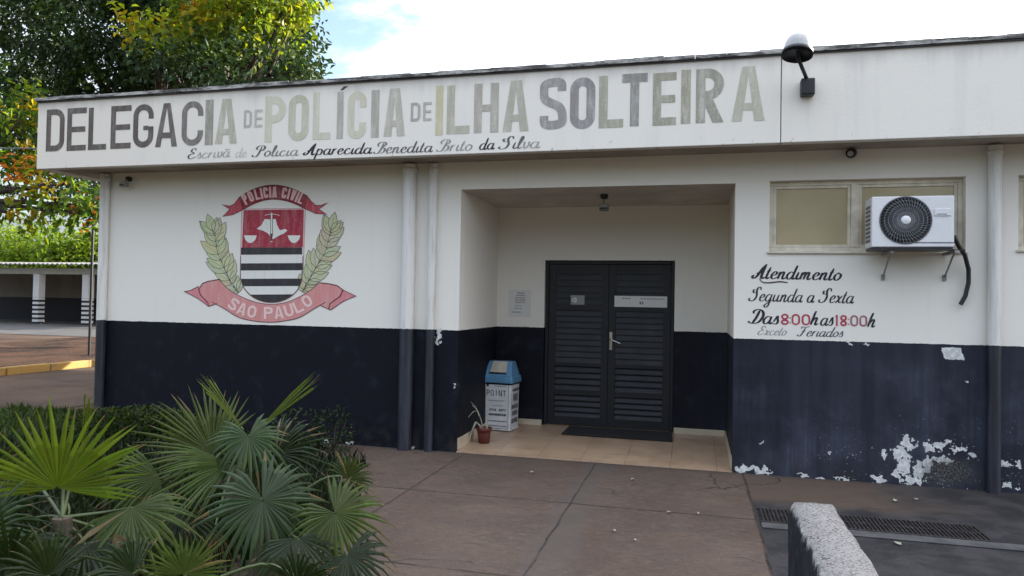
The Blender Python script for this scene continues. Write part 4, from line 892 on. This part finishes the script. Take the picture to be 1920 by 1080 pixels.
# low wall
mb = MB(); n = 46; random.seed(2)
for i in range(n): pass
V = []; Fc = []; ys = [-3.28-.09*i for i in range(30)]; 
prof = [(.49,-.02),(.487,.30),(.488,.52),(.496,.575),(.515,.60),(.60,.604),(.69,.600),(.712,.575),(.716,.5),(.716,-.02)]
for i, y in enumerate(ys):
    for (x, z) in prof:
        q = .010*mnoise.noise(Vector((x*9, y*7, z*9)))+.006*mnoise.noise(Vector((x*30, y*28, z*30))); up = z > .5
        yy = y+(.0 if i else -.02*max(0, (x-.5)*4)**2*(1 if up else .4)+.012*mnoise.noise(Vector((x*20, 3, z*20))))
        if i == 0 and z > .56: yy -= .03
        V.append((x+q, yy, z+(q*1.2 if up else 0)))
m_ = len(prof)
for i in range(len(ys)-1):
    for j in range(m_-1): Fc.append((i*m_+j, (i+1)*m_+j, (i+1)*m_+j+1, i*m_+j+1))
Fc.append(tuple(range(m_)))
mb = MB(); mb.idx(V, Fc, None, True); mb.sm[-1] = False
tag(mb.build('low_wall', 'low_wall_render'), 'low navy wall with a bare speckled whitish top beside the drain', 'wall')
# scraps
random.seed(21)
for k, (u, v, s) in enumerate(((997,885,1.1),(1186,898,1.3),(1253,960,1.),(1150,994,.9),(1679,938,1.6),(1717,935,1.2),(1683,1018,1.6),(632,851,1.1),(1189,1012,.8),(1310,962,.8),(1225,861,.7))):
    p = atz(u, v, .015); a = random.uniform(0, 6.28); L = .025*s; m_ = MB(); d1 = Vector((math.cos(a), math.sin(a), 0)); d2 = Vector((-d1.y, d1.x, 0))
    pts = [p+d1*L, p+d1*L*.3+d2*L*.45+Vector((0,0,.008)), p-d1*L*.6+d2*L*.3, p-d1*L, p-d1*L*.4-d2*L*.4+Vector((0,0,.006)), p+d1*L*.4-d2*L*.35]
    c0 = p+Vector((0,0,.002))
    for i in range(6): m_.face([c0, pts[i], pts[(i+1) % 6]])
    tag(m_.build('dry_leaf', 'dry_leaf'), 'small pale dry leaf scrap lying on the concrete forecourt', 'leaf', 'dry leaf scraps on the concrete')

# ------------------------------------------------------------------ driveway side, carport
mb = MB(); y = -6.
while y < 22:
    L = 1.0; mb.box((-13.34+random.uniform(-.01, .01), y+.008, -.02), (-13.2+random.uniform(-.01, .01), y+L-.008, .14+random.uniform(-.012, .012))); y += L
tag(mb.build('kerb', 'yellow_paint', None, .02, 2), 'yellow painted kerb stones along the far edge of the driveway', 'kerb')
cp = thing('carport', 'long low open carport with striped white columns and a sheet roof', 'carport', (-31, 24, 0))
cz = lambda v: atz(72, 607, 0).z+ (607-v)/F*((atz(72, 607, 0)-CC).dot(fw))
CY = 23.8; hb0, hb1 = cz(514), cz(503); hr0, hr1 = cz(502), cz(492)
for x in (-43.8, -40.6, -37.4, -34.2, -31.0, -27.8, -24.6):
    mb = MB(); mb.box((x-.2, CY-.2, -.01), (x+.2, CY+.2, hb0-.001)); mb.build('column', 'striped_column', cp, .01, 1)
mb = MB(); mb.box((-45, CY-.22, hb0), (-23, CY+.22, hb1)); mb.build('beam', 'carport_cream', cp)
mb = MB(); mb.box((-45, CY+5, -.01), (-23, CY+5.2, hb1)); mb.build('back_wall', 'carport_wall', cp)
mb = MB(); nx = 150
for i in range(nx):
    xa = -45.5+i*23/nx; xb = xa+23/nx; za = hr1-.10+.035*math.cos(i*math.pi); zb = hr1-.10+.035*math.cos((i+1)*math.pi)
    mb.face([(xa, CY-.7, za), (xb, CY-.7, zb), (xb, CY+6, zb+.4), (xa, CY+6, za+.4)])
    mb.face([(xa, CY-.7, za-.05), (xb, CY-.7, zb-.05), (xb, CY-.7, zb), (xa, CY-.7, za)])
mb.build('roof', 'roof_sheet', cp)
# thin pole beside the corner and cable
p0 = atz(167, 668, 0.); mb = MB(); p1 = CC+ray(178, 318)*((p0-CC).dot(fw)); mb.tube([p0, p1], .034, 8); tag(mb.build('pole', 'black_metal'), 'thin dark pole standing across the driveway beside the building corner', 'pole')
a = atd(-300, 256, 30); b = Vector((-7.62, .3, 3.52)); mb = MB(); mb.tube([a.lerp(b, t)-Vector((0, 0, .5*4*t*(1-t)*.3)) for t in [i/16 for i in range(17)]], .012, 5); tag(mb.build('cable', 'rubber_black'), 'black overhead cable running from the fascia corner to the left', 'cable')

# ------------------------------------------------------------------ foliage
def leafshape(mb, p, d, n, L, wd, col, fold=.25):
    """one leaf: pointed oval of four faces folded along the rib"""
    x = d.cross(n).normalized(); n = x.cross(d)
    a, b, c = p, p+d*L*.5-n*L*.06, p+d*L-n*L*.18
    l, r = p+d*L*.48+x*wd/2+n*wd*fold, p+d*L*.48-x*wd/2+n*wd*fold
    l2, r2 = p+d*L*.78+x*wd*.36+n*wd*fold*.5-n*L*.08, p+d*L*.78-x*wd*.36+n*wd*fold*.5-n*L*.08
    mb.idx([a, l, l2, c, r2, r, b], [(0, 6, 1), (6, 3, 2, 1), (0, 5, 6), (6, 5, 4, 3)], col, False)
def rv(): 
    while True:
        v = Vector((random.uniform(-1,1), random.uniform(-1,1), random.uniform(-1,1)))
        if .05 < v.length < 1: return v
def jit(c, s=.25): k = random.uniform(1-s, 1+s); return (c[0]*k*random.uniform(.9, 1.1), c[1]*k, c[2]*k*random.uniform(.85, 1.15))
G1, G2, G3 = (.035, .075, .014), (.055, .105, .014), (.095, .14, .014)
YE, ORG, RD = (.22, .17, .012), (.28, .095, .012), (.20, .035, .016)
def tree(name, label, base, trunk_top, blobs, clumps, per, L, cols, group=None, trunk_r=.25, spread=.55, cat='tree', lm='tree_leaf'):
    t = thing(name, label, cat, tuple(base), group); mb = MB(); base = Vector(base); top = Vector(trunk_top)
    tk = MB(); tk.tube([base, base.lerp(top, .5)+Vector((.08, .05, 0)), top], [trunk_r*1.25, trunk_r*.9, trunk_r*.6], 10)
    cum = sum(b[3]**2*b[4] for b in blobs)
    for (cx, cy, cz_, r, dens) in blobs:
        c = Vector((cx, cy, cz_)); mids = top.lerp(c, .5)+Vector((0, 0, -.1*r)); tk.tube([top-Vector((0,0,.1)), mids, c], [trunk_r*.5, trunk_r*.3, trunk_r*.14], 7, False)
        for _ in range(5):
            e = c+rv()*r*.55; tk.tube([mids.lerp(c, .6), mids.lerp(e, .6)+Vector((0, 0, .1)), e], [trunk_r*.16, trunk_r*.1, trunk_r*.04], 5, False)
        for _ in range(max(3, int(clumps*r*r*dens/cum))):
            v = rv(); v = v.normalized()*(v.length**.55); cc = c+Vector((v.x*r, v.y*r, v.z*r*.85)); base_c = random.choices([q for q, _ in cols], [k for _, k in cols])[0]
            out = v.normalized()
            for _ in range(per):
                w_ = rv(); p = cc+w_*spread*L*4.2; d_ = (out*.5+rv()*.9+Vector((0, 0, -.25))).normalized(); n_ = (Vector((0, 0, 1))+rv()*.9).normalized()
                if abs(d_.dot(n_)) > .95: continue
                leafshape(mb, p, d_, n_, L*random.uniform(.65, 1.2), L*random.uniform(.38, .55), jit(base_c))
    mb.build('crown', lm, t); tk.build('trunk', 'bark', t); return t
random.seed(31)
def B(u, v, D, rpx, dens=1.): p = atd(u, v, D); return (p.x, p.y, p.z, rpx/F*D, dens)
def gb(u, D, z=0.): p = atd(u, 600, D); return (p.x, p.y, z)
DG = [((.016, .036, .010), 6), ((.028, .055, .012), 3), (G2, .7)]
tree('broadleaf_tree', 'large dense dark green tree rising behind the left end of the roof', gb(290, 22.3), gb(290, 22.3, 4.4),
     [B(250, 60, 22, 150), B(120, 80, 22.5, 125, .6), B(400, 40, 22, 140), B(500, 110, 21, 85), B(330, 130, 23, 110), B(480, -60, 22, 130), B(260, -110, 22, 170), B(90, -90, 23, 150, .6), B(555, 20, 22, 45, .7), B(565, 125, 21.5, 42), B(450, 140, 21, 70), B(520, 40, 22.5, 70), B(350, 150, 16.2, 42), B(430, 148, 16.0, 42), B(505, 140, 16.0, 42), B(565, 132, 16.1, 34), B(300, 120, 16.4, 40), B(395, 118, 16.6, 36), B(480, 108, 16.6, 32), B(200, 150, 23, 90), B(60, 170, 23.5, 75, .45)],
     640, 64, .20, DG, trunk_r=.38, spread=.66, lm='dense_leaf')
tree('almond_tree', 'tree behind the roof with sunlit yellow-green leaves hanging over the dark crown', gb(415, 17.6), gb(415, 17.6, 4.9),
     [B(310, 40, 17.5, 60), B(420, 30, 17.2, 70), B(370, 85, 17, 35, .7), B(500, 20, 17.5, 65), B(540, 60, 17.6, 38), B(290, 70, 17, 40, .6), B(430, -60, 17.5, 110), B(450, 75, 17.2, 45, .7), B(545, -20, 17.5, 50)],
     105, 34, .235, [(G2, 2), (G3, 5), ((.15, .18, .014), 3.5), (YE, 1.1), (ORG, .12)], trunk_r=.16, spread=.5)
tree('almond_tree', 'tree at the left edge with drooping boughs of red, yellow and green leaves', (-19.3, 5.6, 0), (-18.2, 6.4, 4.0),
     [B(20, 255, 17.5, 60), B(60, 350, 17, 48), B(-40, 320, 17.5, 90), B(120, 345, 16.8, 30, .8), B(165, 385, 16.6, 20, .8), B(20, 400, 17, 45, .8), B(90, 380, 17, 30, .6), B(-30, 180, 18, 90), B(40, 225, 17.5, 40, .8), B(-90, 240, 18, 110), B(185, 405, 16.6, 14, .7)],
     82, 34, .23, [(G1, 5), (G2, 3), (G3, 4), (YE, 1.3), (ORG, .3), (RD, .22)], trunk_r=.2, spread=.5)
tree('broadleaf_tree', 'dark tree filling the gap behind the left fascia end', (-19, 17, 0), (-19, 17, 4.4),
     [B(30, 110, 29, 110), B(-40, 200, 28, 120), B(110, 230, 29, 90), B(20, 300, 29, 80, .7), B(150, 320, 28, 60), B(195, 350, 27.5, 45), B(0, 20, 29, 110)],
     210, 30, .30, DG, trunk_r=.3, spread=.65, lm='dense_leaf')
for k, (u, v, D, r) in enumerate(((-10, 465, 62, 60), (60, 462, 60, 46), (118, 466, 58, 42), (165, 470, 60, 38), (215, 470, 60, 50))):
    b = atd(u, 600, D); lab = ['leafy dark green tree beyond the carport at the left edge', 'green tree beyond the carport above its left columns', 'sunlit yellow-green tree beyond the carport', 'sunlit bushy tree beyond the carport beside the thin pole', 'tree beyond the carport hidden mostly by the building corner'][k]
    tree('broadleaf_tree', lab, (b.x, b.y, 0), (b.x, b.y, 3.2), [B(u, v, D, r), B(u-25, v+15, D, r*.7), B(u+25, v+18, D, r*.7), B(u+5, v+30, D+1, r*.8)], 150, 14, .42, [(G2, 2), (G3, 4), ((.13, .19, .014), 3)], 'trees beyond the carport', .2, .7)

# ------------------------------------------------------------------ fan palms in the bed
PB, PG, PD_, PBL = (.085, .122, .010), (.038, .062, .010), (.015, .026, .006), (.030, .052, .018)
def frond(plant, base, hub, axis, nrm, R, n, spread, droop, col, cup=.12, split=.45, fold=.5):
    """costapalmate leaf: pleated blade that splits into pointed tips, on its own petiole"""
    ax = axis.normalized(); nn = (nrm-ax*nrm.dot(ax)).normalized(); sx = ax.cross(nn).normalized(); mb = MB()
    da = 2*spread/n
    for k in range(n):
        a = -spread+da*(k+.5); rr = R*(1-.22*abs(a/max(spread, .01))**2)*random.uniform(.84, 1.08); cc_ = jit(col, .2) if random.random() > .012 else (.16, .12, .06); rs = [.02*R, .18*R, split*R*random.uniform(.8, 1.15), .70*rr, .88*rr, rr]
        rag = random.uniform(-.09, .09); sag = droop*random.uniform(.6, 3.0); tw = random.uniform(-.25, .25); cj = random.uniform(.6, 2.6)
        V = []
        for j, r in enumerate(rs):
            f = r/R; hw = math.tan(min(da*.5, .5))*r if j < 3 else [0, 0, 0, .60, .27, .02][j]*math.tan(min(da*.5, .5))*rs[2]*1.15
            aa = a+(rag*max(0, f-.4)); d_ = ax*math.cos(aa)+sx*math.sin(aa); s_ = -ax*math.sin(aa)+sx*math.cos(aa)
            lift = -cup*cj*R*f*f; c = hub+d_*r+nn*(lift)+Vector((0, 0, -sag*R*max(0, f-.35)**2))
            fd = hw*fold; nn2 = nn+s_*tw*(j > 2)
            V += [c-s_*hw-nn2*fd*.5, c+nn2*fd*.5, c+s_*hw-nn2*fd*.5]
        Fc = []
        for j in range(5): Fc += [(3*j, 3*j+1, 3*j+4, 3*j+3), (3*j+1, 3*j+2, 3*j+5, 3*j+4)]
        dry = random.random(); cut = 8 if dry < .28 else 6 if dry < .34 else 10
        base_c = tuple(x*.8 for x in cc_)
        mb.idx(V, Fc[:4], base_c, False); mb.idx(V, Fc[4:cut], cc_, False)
        if cut < 10: mb.idx(V, Fc[cut:], jit((.11, .08, .035), .25), False)
    fr = mb.build('frond', 'palm_leaf', plant)
    if base is not None:
        m2 = MB(); b = Vector(base); bk = hub-nn*.05-ax*R*.08; md = b.lerp(bk, .55)+Vector((0, 0, .05))-nn*.10; pts = spline3([b, md, bk, hub-nn*.012]); m2.tube(pts, [.010-.0055*i/(len(pts)-1) for i in range(len(pts))], 6); m2.build('petiole', 'petiole_green', fr)
    return fr
def spline3(p, n=5):
    a = spline([(q.x, q.y) for q in p], n); b = spline([(q.z, 0) for q in p], n); return [Vector((x[0], x[1], z[0])) for x, z in zip(a, b)]
def palm(label, base, stem_h, fr, stem=True):
    t = thing('fan_palm', label, 'palm', tuple(base), 'fan palms in the planting bed'); b = Vector(base); crown = b+Vector((0, 0, stem_h))
    if stem: m_ = MB(); m_.tube([b, b+Vector((0, 0, stem_h*.5)), crown], [.085, .07, .045], 10); m_.build('stem', 'palm_fibre', t)
    for (u, v, D, ang, tilt, Rpx, n, sp, dr, col, *ex) in fr:
        hub = atd(u, v, D); a = R_(ang); img = CR*math.cos(a)+CU*math.sin(a)
        toward = -ray(u, v).normalized(); tl_ = R_(tilt)      # tilt: how far the axis leans towards the viewer
        ax = img*math.cos(tl_)+toward*math.sin(tl_); nr = toward*math.cos(tl_)-img*math.sin(tl_)+Vector((0, 0, .25))
        frond(t, crown if stem else b, hub, ax, nr, Rpx/F*D, n, R_(sp), dr, jit(col, .1), *ex)
    return t
random.seed(77); DEAD = (.13, .095, .05)
bA = atd(112, 1130, 3.55); bA = (bA.x, bA.y, -.005)
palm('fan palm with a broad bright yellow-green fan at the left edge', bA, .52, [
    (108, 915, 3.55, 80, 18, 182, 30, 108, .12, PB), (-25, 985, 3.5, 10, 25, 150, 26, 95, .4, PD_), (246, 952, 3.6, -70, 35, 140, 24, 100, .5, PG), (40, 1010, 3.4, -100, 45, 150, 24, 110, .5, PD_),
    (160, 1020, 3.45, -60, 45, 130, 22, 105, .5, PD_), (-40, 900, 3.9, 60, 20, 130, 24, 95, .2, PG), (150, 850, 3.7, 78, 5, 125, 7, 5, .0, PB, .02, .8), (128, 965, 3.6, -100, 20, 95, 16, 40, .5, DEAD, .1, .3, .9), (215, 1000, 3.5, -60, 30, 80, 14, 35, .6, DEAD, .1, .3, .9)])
bB = atz(440, 1010, 0.); bB = (bB.x-.25, bB.y+.35, -.005)
palm('fan palm with two upright folded spears in front of the navy wall', bB, .42, [
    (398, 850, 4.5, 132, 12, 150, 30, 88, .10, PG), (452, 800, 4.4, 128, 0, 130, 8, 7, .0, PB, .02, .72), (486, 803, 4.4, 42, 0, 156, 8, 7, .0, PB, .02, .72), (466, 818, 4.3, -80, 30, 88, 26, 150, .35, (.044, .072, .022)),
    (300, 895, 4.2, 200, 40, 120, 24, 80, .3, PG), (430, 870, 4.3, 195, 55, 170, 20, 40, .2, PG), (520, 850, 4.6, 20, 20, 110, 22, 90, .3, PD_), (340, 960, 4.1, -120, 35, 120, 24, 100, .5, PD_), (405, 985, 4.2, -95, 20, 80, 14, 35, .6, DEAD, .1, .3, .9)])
bC = atz(500, 1090, 0.); bC = (bC.x, bC.y, -.005)
palm('fan palm with round blue-green fans facing the forecourt', bC, .36, [
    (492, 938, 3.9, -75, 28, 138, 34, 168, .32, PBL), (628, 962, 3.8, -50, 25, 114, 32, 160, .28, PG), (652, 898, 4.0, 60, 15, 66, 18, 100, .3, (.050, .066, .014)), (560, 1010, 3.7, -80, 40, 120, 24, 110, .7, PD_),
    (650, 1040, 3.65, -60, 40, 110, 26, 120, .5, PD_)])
bD = atz(340, 1190, 0.); bD = (bD.x, bD.y, -.005)
palm('low fan palm with a pale yellow-green fan at the bottom edge', bD, .2, [
    (345, 1076, 3.3, 80, 22, 100, 26, 115, .2, (.062, .092, .024)), (250, 1075, 3.3, 150, 35, 120, 24, 100, .5, PD_), (560, 1100, 3.3, 60, 30, 110, 24, 110, .4, PD_)])
bE = atz(20, 1150, 0.); bE = (bE.x-.2, bE.y, -.005)
palm('dark fan palm low in the left corner under the bright fan', bE, .25, [(20, 1060, 3.2, 60, 35, 150, 26, 120, .4, PD_), (-30, 1010, 3.3, 30, 30, 140, 24, 110, .4, PBL), (90, 1080, 3.1, 120, 30, 120, 24, 110, .4, PD_)])
# shrubs and low plants between
def shrub(name, label, spots, n, L, cols, cat='shrub', grp=None):
    base = spots[0]; t = thing(name, label, cat, (base[0], base[1], 0), grp); mb = MB(); tk = MB()
    for (x, y, z, rx, ry, rz) in spots:
        for _ in range(7): e = Vector((x, y, z))+Vector((random.uniform(-rx, rx), random.uniform(-ry, ry), random.uniform(-.2, rz)))*.8; tk.tube([(x+random.uniform(-.05, .05), y, -.01), (x*.6+e.x*.4, y*.6+e.y*.4, z*.6), tuple(e)], [.010, .007, .003], 5, False)
        for _ in range(n):
            v = rv(); v = v.normalized()*v.length**.5; p = Vector((x+v.x*rx, y+v.y*ry, z+v.z*rz)); 
            if p.z < 0: continue
            d_ = (v+rv()*.9+Vector((0, 0, .2))).normalized(); n_ = (Vector((0, 0, 1))+rv()*.8).normalized()
            if abs(d_.dot(n_)) > .95: continue
            leafshape(mb, p, d_, n_, L*random.uniform(.6, 1.3), L*random.uniform(.35, .6), jit(random.choices([c for c, _ in cols], [k for _, k in cols])[0], .3))
    mb.build('foliage', 'shrub_leaf', t); tk.build('stem', 'bark', t)
random.seed(5)
SC = [((.018, .036, .009), 5), ((.034, .056, .011), 3), ((.07, .085, .012), .9)]
for k, (u, Y, h) in enumerate(((205, -.75, .30), (262, -.65, .34), (318, -.7, .30))):
    p = atz(u, 850, 0); d_ = ray(u, 800); q = aty(u, 800, Y)
    shrub('low_shrub', ['low clipped shrub at the foot of the navy wall by the building corner', 'low clipped shrub at the foot of the navy wall, middle of the row', 'low clipped shrub at the foot of the navy wall behind the wide green fan'][k], [(q.x, Y, .13, .42, .35, h*.78)], 1500, .05, SC, grp='low shrubs along the wall')
q = aty(560, 800, -.55); shrub('weedy_shrub', 'loose dark weedy shrub against the navy wall right of the palms', [(q.x, -.5, .18, .34, .25, .26), (q.x+.3, -.35, .16, .2, .16, .30)], 260, .055, [((.016, .032, .012), 4), ((.026, .046, .016), 2), ((.09, .10, .03), .3)])
# ground cover and grass
def cover(name, label, region, n, h, cols, wd=.008, cat='grass'):
    mb = MB()
    for _ in range(n):
        x, y = region(); a = random.uniform(0, 6.28); hh = h*random.uniform(.5, 1.3); lean = Vector((random.uniform(-1, 1), random.uniform(-1, 1), 0))*hh*.45; s = Vector((math.cos(a), math.sin(a), 0))*wd*random.uniform(.7, 1.4)
        b = Vector((x, y, -.01)); c = jit(random.choices([c for c, _ in cols], [k for _, k in cols])[0], .3); m1 = b+lean*.35+Vector((0, 0, hh*.6)); 
        mb.idx([b-s, b+s, m1+s*.8, m1-s*.8, b+lean+Vector((0, 0, hh))], [(0, 1, 2, 3), (3, 2, 4)], c, False)
    o = mb.build(name, 'shrub_leaf'); tag(o, label, cat); o['kind'] = 'stuff'
def rg():
    while True:
        x, y = random.uniform(-9.3, -6.9), random.uniform(-2.5, .8)
        if x < -7.2 or y < -.05: return x, y
cover('grass', 'tall dark green grass beside the driveway at the building corner', rg, 4600, .10, [((.018, .040, .008), 4), ((.034, .062, .010), 3), ((.065, .075, .022), 1)])
def rb():
    while True:
        x, y = random.uniform(-7., -1.9), random.uniform(-5.2, -.1)
        lim = -4.3+ (0 if y > -.3 else 0); xr = -4.75 if y > -.35 else -3.8 if y > -.9 else -3.05 if y > -1.9 else -2.6
        if x < xr: return x, y
cover('ground_cover', 'dark low weeds covering the planting bed under the palms', rb, 16000, .16, [((.008, .017, .005), 5), ((.014, .026, .007), 3), ((.028, .023, .013), 1.5)], .011, 'ground cover')

mb = MB(); random.seed(9)  # tree belt out of view, added to hold back low sky light
for k in range(30):
    cx, cy, r = -34+k*2.4+random.uniform(-.8, .8), random.uniform(-31, -26), random.uniform(2.4, 3.4)
    for lay in range(2):
        c = Vector((cx+random.uniform(-1, 1), cy, 1.6+lay*2.4+random.uniform(-.5, .5)))
        for _ in range(190):
            v = rv(); v = v.normalized()*v.length**.4; d_ = rv().normalized(); n_ = rv().normalized()
            if abs(d_.dot(n_)) < .9: leafshape(mb, c+v*r, d_, n_, random.uniform(.7, 1.2), random.uniform(.4, .7), jit(G1))
o = mb.build('sky_block_trees', 'dense_leaf'); tag(o, 'added belt of unseen dark trees across the street, blocking low sky light', 'trees'); o['kind'] = 'stuff'
